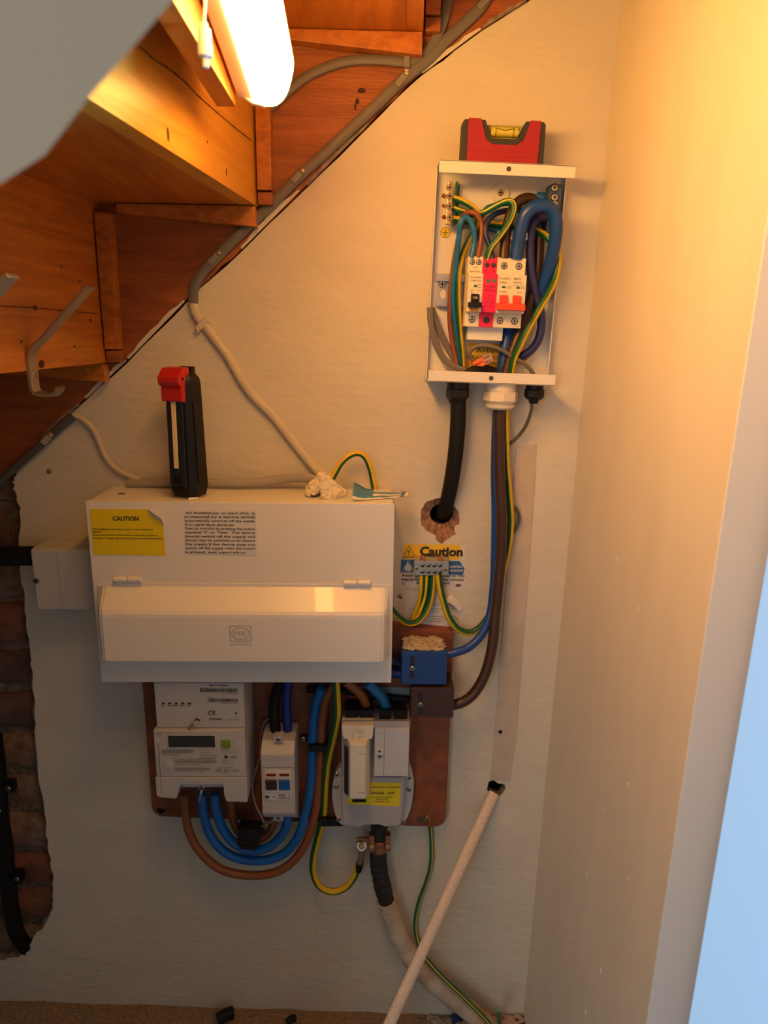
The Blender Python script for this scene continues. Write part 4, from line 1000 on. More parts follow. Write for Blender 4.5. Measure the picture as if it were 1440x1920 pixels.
# ------------------------------------------------------------------ wires inside the enclosure
def wire(label, pts, r, m, cat='wire', name='wire', **kw): return cable(name, label, pts, r, m, cat, group='wires in the enclosure', **kw)
wire('thin brown wire arching over from breaker to enclosure bottom', [(896, 484, .040), (901, 455, .036), (903, 425, .034), (897, 406, .034), (884, 398, .032), (871, 404, .026), (861, 440, .018), (850, 500, .018), (844, 560, .018), (844, 610, .014), (850, 650, .014), (858, 692, .018)], .0034, c_rust)
wire('light blue wire arching left from breaker down to enclosure bottom', [(884, 484, .040), (889, 455, .040), (888, 430, .042), (880, 412, .042), (870, 408, .042), (863, 420, .042), (860, 450, .036), (855, 490, .028), (850, 540, .024), (852, 590, .020), (858, 630, .016), (866, 690, .016)], .0036, c_lblue)
wire('green and yellow wire from top of earth bar down past breaker', [(848, 371, .022), (862, 375, .024), (880, 384, .028), (893, 396, .030), (896, 412, .028), (890, 432, .024), (879, 452, .022), (867, 478, .022), (860, 515, .026), (859, 560, .026), (862, 620, .024), (866, 660, .022), (868, 693, .020)], .0038, gy2, flat=.95)
wire('teal green wire looping from earth bar over to magenta module', [(848, 390, .020), (866, 396, .022), (890, 402, .020), (908, 398, .028), (930, 386, .034), (948, 378, .040), (960, 379, .044), (964, 392, .046), (956, 415, .046), (938, 442, .046), (920, 465, .044), (912, 486, .040)], .0040, gyt)
wire('long green and yellow wire crossing from earth bar and down right', [(848, 411, .018), (880, 415, .014), (920, 420, .012), (965, 424, .012), (1005, 432, .016), (1030, 449, .026), (1046, 478, .030), (1044, 510, .032), (1034, 540, .036), (1012, 578, .040), (990, 617, .042), (974, 650, .040), (963, 675, .036), (956, 712, .030)], .0046, gy2)
wire('light blue wire crossing from breaker to neutral block', [(884, 478, .018), (893, 445, .016), (898, 418, .016), (905, 402, .018), (914, 390, .018), (932, 384, .018), (960, 380, .020), (990, 372, .022), (1010, 368, .022), (1026, 380, .020)], .0032, c_lblue)
wire('navy wire arching from magenta module to neutral block', [(924, 486, .040), (918, 462, .036), (911, 440, .034), (912, 420, .032), (924, 404, .028), (945, 396, .022), (980, 394, .018), (1025, 398, .016)], .0036, c_navy)
wire('second light blue wire sagging behind the clamp', [(915, 425, .010), (930, 432, .010), (950, 434, .010), (980, 428, .010), (1024, 415, .012)], .0032, c_lblue)
wire('thick brown wire arching from main switch to enclosure bottom', [(945, 486, .038), (947, 455, .034), (952, 420, .032), (962, 392, .030), (976, 376, .028), (992, 372, .024), (1005, 380, .018), (1011, 405, .012), (1011, 450, .012), (1009, 500, .014), (1001, 545, .018), (987, 590, .022), (971, 632, .026), (958, 665, .028), (945, 712, .030)], .0068, c_brown)
wire('thick bright blue wire looping over from main switch', [(967, 486, .038), (971, 460, .040), (977, 428, .044), (986, 402, .048), (1002, 388, .050), (1022, 386, .050), (1037, 397, .048), (1043, 420, .046), (1040, 455, .040), (1030, 500, .030), (1018, 540, .020), (1000, 575, .012), (975, 600, .010), (955, 620, .012), (948, 650, .018), (941, 712, .022)], .0085, c_blue)
wire('violet blue wire bowing out from neutral block to enclosure bottom', [(1026, 407, .020), (1008, 410, .026), (998, 425, .028), (994, 455, .028), (995, 500, .026), (1003, 545, .024), (1013, 582, .024), (1015, 612, .024), (1008, 640, .022), (992, 660, .018), (975, 670, .014), (960, 678, .012), (950, 695, .012)], .0058, c_violet)
wire('flat grey cable bending from outside left into enclosure', [(806, 576, .022), (808, 606, .022), (817, 645, .022), (832, 672, .022), (853, 688, .024), (880, 697, .026)], .0042, c_grey, flat=.45, name='grey_cable')
wire('second flat grey cable lying behind the first at left', [(810, 578, .016), (820, 610, .014), (836, 645, .012), (850, 670, .012), (862, 694, .014)], .0042, c_grey, flat=.45, name='grey_cable')
wire('thin grey cable curling round to the orange lever connector', [(1003, 722, .030), (999, 700, .032), (985, 684, .034), (962, 670, .036), (938, 655, .036), (912, 648, .034), (892, 650, .032), (881, 660, .030), (882, 670, .028), (890, 677, .026)], .0028, c_grey, name='grey_cable')
# lever connector
q = P(906, 677, .030)
lc = thing('lever_connector', 'clear and orange lever connector at the enclosure bottom', 'connector', q)
M_ = Matrix.Translation(q) @ Matrix.Rotation(math.radians(-28), 4, 'Y')
def rb(b): b.transform(M_); return b
obj('shell', rb(box(-.002, .013, -.006, .004, -.006, .006, .001)), mat('clear_plastic', (.75, .60, .48), .15, trans=.5), lc)
for z in (-.003, .003): obj('lever', rb(box(-.015, .001, -.004, .005, z - .0026, z + .0026, .0008)), mat('orange_lever', (.75, .16, .02), .4), lc)
for z in (-.003, .003): obj('contact', rb(box(.001, .010, .003, .0045, z - .0012, z + .0012)), copper, lc)
cable('black_sleeve', 'black sleeve end of thick cable inside enclosure bottom', [(868, 716, .030), (878, 702, .032), (895, 694, .032), (912, 694, .028), (925, 701, .026)], .0072, black_rb, cat='cable sleeve', flat=.8)
# ------------------------------------------------------------------ spirit level
lv = thing('spirit_level', 'red and black pocket spirit level standing on the enclosure', 'spirit level', WM[en] @ Vector((.0, -.033, EH)), ry=math.radians(1.0))
LI = WM[lv].inverted()
def V(px, py, d): return LI @ P(px, py, d)
x0, x1 = V(866, 260, .045).x, V(1023, 260, .045).x; zt = V(945, 225, .045).z
def ycl(b): return b
ux0, ux1 = V(912, 235, .045).x, V(985, 235, .045).x; uz = V(947, 257, .045).z
wdt = x1 - x0
y_ = lambda d: -(d - .033)
def lbox(xa, xb, da, db, za, zb, b=0.): return box(xa, xb, da - .033, db - .033, za, zb, b)
bodyp_ = [(x0, .0002), (x1, .0002), (x1 - .0005, zt - .003), (x1 - .003, zt), (ux1 + .001, zt), (ux1 - .006, uz + .001), (ux1 - .010, uz - .0015), (ux0 + .010, uz - .0015), (ux0 + .006, uz + .001), (ux0 - .001, zt), (x0 + .003, zt), (x0 + .0005, zt - .003)]
obj('body', prism(bodyp_, .022 - .033, .0436 - .033, .0008), mat('black_rubbered', (.03, .028, .024), .6), lv, True)
g = .0065; e = .0075
rp = [(x0 + e, .0006), (x1 - e, .0006), (x1 - e + .0005, zt + .0008), (ux1 + g, zt + .0008), (ux1 + g - .007, uz + .001 - .004), (ux1 - .009, uz - .0085), (ux0 + .009, uz - .0085), (ux0 - g + .007, uz + .001 - .004), (ux0 - g, zt + .0008), (x0 + e - .0005, zt + .0008)]
red = obj('red_face', prism(rp, .0436 - .033, .0455 - .033, .0005), redl, lv, True, label='red painted face')
for k in (.0035, .0085, .0130): obj('groove', box(x0 + e + .0006, x1 - e - .0006, .0454 - .033, .0457 - .033, k, k + .0005), mat('groove_red', (.25, .008, .012), .6), red, True)
vial = mat('vial_yellow', (.62, .52, .05), .15, coat=.5)
obj('vial_holder', prism([(ux0 + .002, zt - .003), (ux1 - .002, zt - .003), (ux1 - .0085, uz + .0005), (ux0 + .0085, uz + .0005)], .026 - .033, .034 - .033, .0005), mat('vial_olive', (.34, .30, .04), .4), lv, True)
vv = obj('vial', cyl((ux0 + .007, -.003, (zt + uz) / 2 - .002), (ux1 - .007, -.003, (zt + uz) / 2 - .002), 0.0055, n=18), vial, lv, True)
for k in (-.011, .011): obj('vial_mark', cyl(((ux0+ux1)/2 + k - .0004, -.003, (zt + uz) / 2 - .002), ((ux0+ux1)/2 + k + .0004, -.003, (zt + uz) / 2 - .002), 0.0057, n=18), ink, vv, True)
obj('bubble', tube([Vector(((ux0+ux1)/2 + k, -.0087, (zt+uz)/2 + .0010 - .002 * math.cos(k / .0095 * 1.57))) for k in (-.0095, -.006, 0, .006, .0095)], .0004, n=6), ink, vv, True)
# ------------------------------------------------------------------ cables from the glands
cable('armoured_cable', 'thick black cable from the left gland into the crumbled wall hole', [(859, 735, .030), (859, 780, .030), (856, 830, .029), (850, 880, .024), (842, 925, .014), (834, 955, .000), (828, 966, -.030), (827, 968, -.068)], .0108, black_rb)
cable('blue_tail', 'long blue cable from white gland to blue connector block', [(934, 745, .028), (930, 800, .024), (928, 880, .020), (929, 960, .018), (928, 1030, .018), (926, 1090, .020), (919, 1150, .024), (904, 1188, .034), (880, 1213, .042), (855, 1223, .046), (830, 1228, .046)], .0060, c_blue)
cable('brown_tail', 'long brown cable from white gland to brown connector block', [(937, 745, .034), (936, 800, .032), (937, 880, .030), (940, 960, .030), (940, 1030, .030), (935, 1090, .032), (929, 1150, .034), (923, 1210, .040), (910, 1262, .044), (890, 1298, .046), (868, 1316, .048), (840, 1324, .048)], .0078, c_brown)
cable('earth_wire', 'green and yellow earth wire from white gland to brass earth terminal', [(948, 745, .030), (948, 800, .026), (950, 870, .020), (955, 930, .016), (958, 975, .014), (955, 1015, .014), (946, 1060, .014), (936, 1100, .014), (922, 1145, .014), (900, 1176, .018), (880, 1186, .020), (860, 1180, .022), (843, 1160, .022), (832, 1130, .020), (825, 1100, .018), (822, 1076, .016)], .0050, gy2, group='earth wires on the wall')
cable('data_cable', 'thin grey data cable from small gland twisting behind brown cable', [(998, 745, .030), (996, 770, .026), (985, 800, .018), (966, 824, .012), (954, 835, .010), (946, 870, .010), (950, 925, .012), (958, 945, .014), (968, 955, .012), (973, 970, .010), (968, 990, .008), (955, 1008, .008), (946, 1020, .008)], .0024, c_dgrey)
# ------------------------------------------------------------------ cables and clips on the wall and under the stairs
SDm = .010
flat_grey = dict(flat=.55)
cable('twin_cable', 'flat grey cable clipped along the lower edge of the stair string', [(925, -30, SDm), (905, 8, SDm), (880, 35, SDm), (840, 72, SDm), (800, 112, SDm), (752, 152, SDm), (700, 202, SDm), (640, 258, SDm), (590, 305, SDm), (557, 334, SDm), (510, 382, SDm), (450, 438, SDm), (402, 486, SDm), (378, 512, SDm), (364, 540, .009), (362, 568, .007)], .0068, c_grey, **flat_grey)
cable('lamp_cable', 'grey cable curving across the stair string to the strip light', [(842, -25, SDm), (836, 20, SDm), (826, 55, SDm), (806, 90, SDm), (780, 110, SDm), (758, 116, SDm), (720, 113, SDm), (680, 112, SDm), (640, 117, SDm), (600, 131, SDm), (565, 150, SDm), (535, 176, SDm), (508, 200, .012), (486, 212, .014)], .0058, c_grey, **flat_grey)
cable('twin_cable', 'dark grey cable following the bottom of the stair string at left', [(-40, 938, SDm), (10, 893, SDm), (45, 862, SDm), (88, 823, SDm), (118, 796, SDm), (137, 780, .008)], .0058, c_dgrey, **flat_grey)
pcab = mat('painted_cable', (.60, .52, .38), .6, bump=.4, bscale=90)
cable('painted_cable', 'thick cable painted over in cream running down to consumer unit', [(362, 566, .006), (367, 588, .006), (382, 608, .006), (402, 634, .006), (425, 664, .006), (440, 690, .006), (455, 716, .006), (478, 746, .006), (512, 780, .006), (545, 822, .006), (572, 856, .006), (592, 880, .008), (602, 892, .010)], .0062, pcab, flat=.7, jit=.1)
cable('painted_cable', 'thin cable painted cream looping down from the stairs at left', [(136, 780, .005), (152, 784, .005), (172, 802, .005), (184, 824, .005), (194, 850, .005), (212, 874, .005), (238, 890, .006), (262, 899, .008)], .0040, pcab, flat=.8, jit=.12)
cable('sheathed_cable', 'grey sheathed cable lying along the back of consumer unit', [(240, 907, .008), (300, 905, .010), (370, 905, .012), (430, 906, .014), (480, 905, .014), (530, 898, .016), (570, 896, .022), (596, 902, .030)], .0068, mat('cable_pale_grey', (.34, .32, .30), .5), flat=.8)
cable('earth_wire', 'green and yellow earth wire arching over consumer unit top', [(618, 908, .040), (628, 888, .036), (640, 868, .032), (656, 854, .028), (672, 850, .026), (685, 858, .026), (694, 878, .026), (699, 900, .028), (702, 918, .030)], .0042, gy2, group='earth wires on the wall')
clipm = mat('grey_clip', (.19, .175, .155), .5); clipc = mat('cream_clip', (.60, .53, .40), .5)
def clip(label, px, py, d, ang, w, m, nail):
    c = P(px, py, d); t = thing('cable_clip', label, 'cable clip', c, ry=math.radians(ang), group='cable clips')
    obj('saddle', box(-.0042, .0042, -.0085, .0062, -w, w, .0014), m, t, True)
    obj('nail_lug', box(-.0036, .0036, -.0085, .0048, w * nail if nail > 0 else w * nail - .006, w * nail + .006 if nail > 0 else w * nail, .001), m, t, True)
    q = (0, -.0048, (w + .003) * nail)
    obj('nail', lathe(q, (0, -1, 0), [(0, .0021), (.001, .0019), (.0016, .001)], 12), brass, t, True)
for a in (('grey clip on cable at top of stairs, partly out of frame', 905, 8, SDm, 45, .0082, clipm, 1), ('grey clip pinning the lamp cable below the tread wedge', 763, 117, SDm, 0, .0072, clipm, -1), ('grey clip pinning the diagonal cable just below the lamp cable', 751, 153, SDm, 42, .0082, clipm, 1),
          ('grey clip halfway down the diagonal stair cable', 557, 334, SDm, 45, .0082, clipm, 1), ('grey clip where the diagonal cable bends to the wall', 401, 487, SDm, 45, .0082, clipm, 1), ('cream painted clip on the painted wall cable', 381, 607, .005, 47, .0078, clipc, -1),
          ('pale clip on dark grey cable at far left', 88, 824, SDm, 45, .0072, mat('pale_clip', (.36, .33, .29), .5), 1), ('grey clip beside the lit end of the strip light', 486, 211, .013, 0, .0066, clipm, -1)): clip(*a)

# ------------------------------------------------------------------ coat hooks on the riser
def xr2(d): return -.143 - GO - .117 * .55 * d
def hook(label, px, py, s, dpt):
    # pixel of the upper screw, on the riser face
    r = ROT @ Vector((px - 720., 960. - py, -F)); k = .117 * .55
    t_ = (-.143 - GO - CAM.x + k * CAM.y) / (r.x - k * r.y); c = CAM + r * t_
    rz = math.atan(k); t = thing('coat_hook', label, 'coat hook', c, rz=-rz)
    # local: +x away from the riser, z up
    w = .0085
    def strip(pts, th):
        bm = bmesh.new(); L1 = []; n_ = len(pts)
        for i, (x, z) in enumerate(pts):
            a = pts[max(0, i-1)]; b = pts[min(n_-1, i+1)]; tx, tz = b[0]-a[0], b[1]-a[1]; l = math.hypot(tx, tz); nx_, nz_ = -tz/l*th, tx/l*th
            L1.append([bm.verts.new((x + nx_*sx_, y*w, z + nz_*sx_)) for sx_, y in ((0, -1), (0, 1), (1, 1), (1, -1))])
        for a, b in zip(L1, L1[1:]):
            for i in range(4): bm.faces.new((a[i], a[(i+1) % 4], b[(i+1) % 4], b[i]))
        bm.faces.new(L1[0][::-1]); bm.faces.new(L1[-1]); bmesh.ops.recalc_face_normals(bm, faces=bm.faces[:]); return bev(bm, .0008, 2, [e for e in bm.edges if e.calc_face_angle(0) > 1.2])
    arm = [(x * s, z * s) for x, z in dpt]
    obj('bracket', strip(arm, .0042 * s), alu, t, True)
    for z in (0, -.024):
        s1 = obj('screw', lathe((.0042 * s, 0, z * s), (1, 0, 0), [(0, .0042), (.0008, .0040), (.0014, .003)], 14), steel, t, True)
        obj('screw_slot', box(.0056 * s, .0060 * s, -.0006, .0006, z * s - .003, z * s + .003), dark, s1, True)
prof_h = [(.080, .078), (.075, .0745), (.058, .058), (.038, .038), (.018, .019), (.010, .013), (.004, .006), (.001, -.001), (.0002, -.008), (.0002, -.030), (.0006, -.040), (.004, -.046), (.010, -.048), (.020, -.049), (.028, -.048), (.033, -.044), (.036, -.038)]
hook('satin metal coat hook screwed to the stair riser', 54, 664, .92, prof_h)
hook('second satin metal coat hook with only its tip in frame', -130, 690, 1.0, prof_h)

# ------------------------------------------------------------------ labels and earth terminal on the wall
wl1 = thing('warning_label', 'worn yellow and blue caution label stuck on wall behind earth terminal', 'label', P(812, 1106, 0))
cs = [(755, 1021), (873, 1021), (874, 1030), (873, 1105), (750, 1101), (749, 1095)]
obj('backing', prism([Wx(*q) for q in [(753, 1020), (872, 1023), (873, 1104), (868, 1107), (752, 1102), (749, 1098)]], 0., .0004, 0), lab_w, wl1)
obj('yellow_band', quad([Wx(*q, .0005) for q in [(753, 1048), (860, 1050), (861, 1043), (868, 1036), (862, 1022), (756, 1020)]], .0006), lab_y2, wl1, fin=False)
obj('blue_band', quad([Wx(*q, .0005) for q in [(751, 1074), (868, 1078), (871, 1066), (862, 1052), (752, 1049)]], .0006), lab_b, wl1, fin=False)
def tri(px, py, w, h, d): return [Wx(px - w, py + h, d), Wx(px + w, py + h, d), Wx(px, py - h, d)]
obj('warning_triangle', outline(tri(767, 1034, 12.5, 11, .0008), .0016, .0009), ink, wl1, fin=False)
obj('hazard_triangle', outline(tri(765, 1062, 12.5, 11.5, .0008), .0016, .0009), lab_w, wl1, fin=False)
obj('flame', quad([Wx(*q, .0008) for q in [(760, 1070), (758, 1065), (762, 1060), (764, 1054), (767, 1059), (771, 1063), (771, 1068), (769, 1071)]], .0009), lab_w, wl1, fin=False)
wx = lambda px, py: P(px, py, .001).x
wz = lambda px, py: P(px, py, .001).z
lettering([('Caution', (wx(787, 1034) + wx(868, 1034)) / 2, .0010, wz(828, 1034), .0130, wx(868, 1034) - wx(787, 1034), -.012)], ink, wl1, bold=.045)
lettering([('!', wx(767, 1036), .0010, wz(767, 1036), .0085, None)], ink, wl1)
lettering([('Avoid storing items near to this', wx(812, 1079), .0010, wz(812, 1079), .0046, wx(871, 1080) - wx(752, 1080)), ('equipment likely to cause', wx(811, 1086), .0010, wz(811, 1086), .0046, wx(869, 1080) - wx(752, 1080)), ('damage or impact', wx(812, 1092.5), .0010, wz(812, 1092.5), .0042, .050), ('This equipment is live', wx(812, 1097.5), .0010, wz(812, 1097.5), .0020, .040)], ink, wl1)
lettering([('materials', wx(851, 1062), .0010, wz(851, 1062), .0046, .026), ('equipment', wx(851, 1069), .0010, wz(851, 1069), .0046, .028)], lab_w, wl1)
obj('recycle_mark', ring(wx(756, 1094), wz(756, 1094), .0024, .0024, .0008, .0010, 12), ink, wl1, fin=False)
obj('flag_mark', rq(wx(855, 1096), wx(864, 1096), wz(860, 1100), wz(860, 1095), .0010), mat('flag_ink', (.20, .04, .05), .6), wl1, fin=False)
wl2 = thing('torn_label', 'torn white printed label on wall below the caution label', 'label', P(815, 1184, 0))
obj('backing', prism([Wx(*q) for q in [(759, 1108), (832, 1110), (836, 1122), (846, 1114), (858, 1126), (868, 1138), (868, 1160), (866, 1178), (856, 1186), (757, 1180)]], 0., .0004), lab_w, wl2)
fl_ = bmesh.new()
q1 = [P(836, 1122, .0006), P(846, 1114, .0006), P(860, 1128, .0006), P(868, 1140, .0006)]; q2 = [P(830, 1128, .005), P(842, 1130, .007), P(852, 1136, .008), P(862, 1148, .005)]
va = [fl_.verts.new(p) for p in q1]; vb = [fl_.verts.new(p) for p in q2]
for i in range(3): fl_.faces.new((va[i], va[i+1], vb[i+1], vb[i]))
obj('torn_flap', fl_, lab_w, wl2)
lettering([(s, wx(px, py), .0008, wz(px, py), .0022, w) for s, px, py, w in (('CAUTION', 812, 1134, .020), ('This installation has wiring colours to two versions', 812, 1141, .075), ('of BS 7671', 813, 1147, .014), ('Great care should be taken before undertaking', 812, 1155.5, .070), ('extension, alteration or repair that all conductors are', 812, 1160, .078), ('correctly identified', 812, 1165, .030))], gink, wl2)
cable('filler_dab', 'small dark dab on the wall beside the torn label', [(748, 1116, .0), (750, 1119, .001), (752, 1121, .0)], .002, c_dgrey, cat='stain')
et = thing('earth_terminal', 'silver earth terminal block with brass screws on the caution label', 'earth terminal', P(809, 1079, .01))
eb_ = P(776, 1079, .016); ec_ = P(842, 1051, .016)
tb = obj('block', box(eb_.x, ec_.x, .0006, .016, eb_.z, ec_.z - .001, .0010), mat('zinc', (.50, .48, .46), .42, .85), et)
obj('holder', box(eb_.x, ec_.x, .0006, .010, ec_.z - .001, ec_.z + .003, .0005), brass, et)
for px in (792, 803, 814, 825):
    for py in (1059, 1071):
        h_ = obj('terminal_hole', cyl(P(px, py, .0158), P(px, py, .0163), .0036, n=16), dark, tb)
        obj('terminal_screw', lathe(P(px, py + 1, .0160), (0, -1, 0), [(0, .0030), (.0006, .0028)], 14), steel, h_)
for px, py in ((781, 1066), (835, 1068)):
    s1, s2 = screw(P(px, py, .016), .0030, et, brass); obj('screw_slot', s2, dark, s1)
for px in (792, 826): obj('wire_end', tube([P(px, 1052, .012), P(px + 1, 1047, .012), P(px + 2, 1045, .014)], .0030, n=8, jit=.5, step=2), copper, et)
for lab, pts in (('green and yellow earth wire curving left into the consumer unit', [(812, 1074, .010), (811, 1100, .012), (806, 1130, .014), (796, 1152, .018), (782, 1166, .022), (764, 1168, .026), (748, 1158, .030), (732, 1140, .034)]),
                 ('green and yellow earth wire dropping behind the blue connector block', [(802, 1074, .010), (800, 1105, .010), (795, 1130, .010), (785, 1155, .010), (775, 1172, .010), (762, 1186, .012), (753, 1205, .014), (751, 1228, .014)]),
                 ('green and yellow earth wire dropping onto the blue connector block top', [(792, 1074, .010), (791, 1105, .012), (787, 1130, .008), (779, 1152, .006), (775, 1175, .008), (777, 1195, .012), (779, 1222, .022)])):
    cable('earth_wire', lab, pts, .0046, gy2 if 'left' in lab else gy, group='earth wires on the wall')

# ------------------------------------------------------------------ cables around the meter
cable('meter_tail', 'orange brown meter cable looping lowest under the meter', [(346, 1488, .050), (347, 1515, .048), (355, 1560, .046), (378, 1600, .044), (415, 1630, .042), (465, 1641, .042), (515, 1636, .042), (552, 1612, .042), (578, 1570, .042), (592, 1520, .042), (598, 1470, .040), (602, 1400, .036), (605, 1350, .034), (612, 1310, .040), (628, 1284, .046)], .0068, c_orange)
cable('meter_tail', 'bright blue meter cable looping just above the brown one', [(378, 1488, .056), (381, 1520, .054), (392, 1560, .050), (415, 1592, .048), (450, 1610, .046), (495, 1613, .046), (532, 1600, .046), (558, 1570, .046), (573, 1525, .044), (583, 1470, .040), (586, 1400, .036), (588, 1350, .034), (594, 1315, .038), (604, 1290, .042)], .0072, c_mblue)
cable('meter_tail', 'bright blue cable from meter up into the isolator switch', [(402, 1488, .056), (405, 1515, .056), (415, 1548, .054), (436, 1578, .052), (466, 1594, .050), (500, 1590, .050), (525, 1570, .050), (537, 1548, .050), (539, 1526, .050)], .0072, c_mblue)
cable('meter_tail', 'rust brown cable from meter to isolator switch behind the clip', [(432, 1490, .040), (434, 1520, .040), (442, 1550, .038), (460, 1572, .036), (482, 1576, .036), (502, 1564, .038), (512, 1545, .042), (513, 1526, .044)], .0066, c_orange)
cable('isolator_tail', 'black cable entering the top of the isolator switch', [(517, 1372, .048), (514, 1345, .046), (514, 1318, .044), (519, 1298, .042), (528, 1276, .044)], .0080, black_rb)
cable('isolator_tail', 'deep blue cable entering the top of the isolator switch', [(540, 1374, .048), (538, 1345, .048), (537, 1318, .048), (538, 1298, .048), (540, 1276, .050)], .0068, mat('cable_deep_blue', (.004, .022, .24), .36))
cable('cut_out_tail', 'orange brown cable from consumer unit into service cut-out', [(688, 1342, .040), (686, 1322, .040), (678, 1304, .042), (664, 1290, .044), (648, 1278, .046)], .0072, c_orange)
cable('cut_out_tail', 'blue cable from consumer unit into service cut-out', [(723, 1342, .040), (723, 1325, .042), (717, 1308, .044), (704, 1294, .046), (690, 1280, .048)], .0078, c_lblue)
cable('earth_wire', 'green and yellow earth wire from consumer unit looping to copper clamp', [(630, 1276, .060), (632, 1310, .058), (632, 1345, .056), (624, 1385, .052), (614, 1430, .048), (609, 1480, .044), (606, 1530, .040), (596, 1570, .036), (588, 1605, .034), (587, 1635, .034), (600, 1662, .034), (625, 1672, .034), (650, 1662, .034), (666, 1640, .034), (673, 1618, .034)], .0056, gy2, group='earth wires on the wall')
cable('earth_wire', 'thin green and yellow earth wire from board down to floor', [(807, 1548, .008), (809, 1580, .008), (808, 1620, .008), (799, 1655, .008), (786, 1690, .008), (779, 1725, .008), (781, 1755, .010), (792, 1785, .022), (806, 1806, .036), (830, 1832, .040), (870, 1870, .042), (905, 1905, .046), (925, 1930, .050)], .0036, gyt, group='earth wires on the wall')
cable('network_cable', 'black cable bundle behind the blue connector block, left side', [(720, 1235, .030), (742, 1240, .030), (760, 1245, .030)], .0070, c_navy)
cable('network_cable', 'dark cable running under the consumer unit towards brown block', [(575, 1292, .026), (620, 1292, .028), (680, 1300, .026), (730, 1308, .026), (775, 1312, .026)], .0058, black_rb)
cable('network_cable', 'deep blue cable behind the consumer unit edge beside blue block', [(720, 1258, .034), (740, 1262, .034), (758, 1264, .036)], .0070, mat('cable_deep_blue', 0))
# faded notice on the board between the cut-out and the consumer unit
nt = obj('notice_card', prism([Wx(*q, .022) for q in [(676, 1288), (768, 1290), (768, 1312), (676, 1308)]], .0204, .0212), mat('faded_card', (.22, .27, .27), .6), label='faded grey green card behind cables above the service cut-out', cat='card')
lettering([('work is necessary', P(745, 1305, .022).x, .0216, P(745, 1305, .022).z, .0026, .038)], ink, nt)
# black clamps over the tails
def band(name, label, px0, px1, py, d, h, pxs):
    a, b = P(px0, py, d), P(px1, py, d)
    t = thing(name, label, 'cable clamp', ((a.x + b.x) / 2, -.02, a.z - h))
    obj('strap', box(a.x, b.x, .026, d, a.z - h, a.z + h, .002), black_pl, t)
    obj('foot', box(a.x - .014, a.x + .001, .0205, .027, a.z - h * .9 + .003, a.z + h * .9 + .003, .001), black_pl, t)
    c = P(pxs, py - 4, .027); s1, s2 = screw((c.x, -.027, a.z + .003), .0038, t, steel); obj('screw_slot', s2, dark, s1)
band('cable_clamp', 'black clamp strap across blue and brown cables beside isolator', 578, 614, 1405, .050, .0052, 569)
band('cable_clamp', 'black clamp holding the earth wire beside the service cut-out', 602, 612, 1544, .054, .0065, 0)
obj('clamp_bar', box(P(600, 1545, .03).x, P(645, 1545, .03).x, .0206, .028, P(620, 1552, .03).z, P(620, 1538, .03).z, .002), black_pl, label='black fixing bar at bottom corner of the service cut-out', cat='fixing bar')
# black clip block hanging under the isolator
cb = thing('terminal_shroud', 'black plastic shroud block hanging on cables below meter', 'shroud', P(470, 1590, .06))
def rot(b, c, ang): b.transform(Matrix.Translation(c) @ Matrix.Rotation(math.radians(ang), 4, 'Y')); return b
cq = P(468, 1563, .06)
obj('shroud_body', rot(box(-.017, .017, -.012, .012, -.014, .017, .002), cq, 6), black_pl, cb)
obj('shroud_cap', rot(box(-.013, .013, -.010, .014, -.0185, -.0135, .0015), cq, 6), black_pl, cb)
obj('shroud_arm', rot(box(.012, .024, -.006, .006, -.002, .010, .0015), cq, -12), black_pl, cb)
cable('seal_wire', 'thin twisted seal wire looping beside the isolator switch', [(507, 1345, .030), (494, 1358, .030), (488, 1390, .032), (487, 1420, .034), (478, 1450, .036), (473, 1480, .040), (480, 1510, .044), (490, 1530, .050), (498, 1546, .056), (512, 1538, .062), (525, 1535, .068)], .0013, mat('seal_wire', (.40, .38, .36), .4, .5), n=8)
obj('seal_crimp', tube([P(490, 1551, .060), P(498, 1547, .062), P(503, 1545, .062)], .0026, n=10, step=2), brass, label='small brass crimp on the seal wire under isolator', cat='seal')

# ------------------------------------------------------------------ earth clamp and supply cable
cable('supply_cable', 'thick old supply cable, black upper part below the cut-out', [(711, 1540, .030), (711, 1566, .030), (709, 1600, .030), (711, 1630, .030), (718, 1665, .030), (727, 1697, .030)], .0136, mat('bitumen', (.016, .013, .012), .7, bump=1., bscale=110), jit=.16, n=16)
cable('supply_cable', 'thick old supply cable, cream painted lower part running to floor', [(725, 1688, .030), (735, 1720, .030), (750, 1760, .030), (775, 1800, .030), (810, 1838, .030), (850, 1872, .030), (890, 1903, .032), (930, 1940, .034)], .0165, mat('painted_sheath', (.58, .50, .40), .7, bump=.9, bscale=90, col2=(.42, .28, .18), vscale=18), jit=.10, n=16)
ec = thing('earth_clamp', 'copper earth clamp strapped round the black supply cable', 'earth clamp', P(705, 1598, .03))
q = P(711, 1580, .030)
obj('strap', lathe(q + Vector((0, 0, -.011)), (0, 0, 1), [(0, .0150), (.0005, .0156), (.021, .0156), (.0215, .0150)], 20), copper, ec)
a = P(668, 1572, .040); b = P(696, 1596, .040)
obj('plate', box(a.x, b.x, .036, .0395, b.z, a.z, .0008), copper, ec)
for px in (697, 727):
    obj('lug', box(P(px - 5, 1580, .044).x, P(px + 5, 1580, .044).x, .034, .047, P(px, 1595, .044).z, P(px, 1566, .044).z, .001), copper, ec)
    obj('bolt', lathe(P(px, 1586, .047), (0, -1, 0), [(0, .0040), (.003, .0040), (.0035, .003)], 6), brass, ec)
lug = thing('cable_lug', 'silver crimp lug bolted to the copper clamp plate', 'cable lug', P(676, 1620, .04))
obj('palm', cyl(P(678, 1586, .0400), P(678, 1586, .0425), .0078, n=18), steel, lug); obj('bolt', lathe(P(678, 1585, .0426), (0, -1, 0), [(0, .0048), (.0035, .0048), (.004, .0035)], 6), brass, lug)
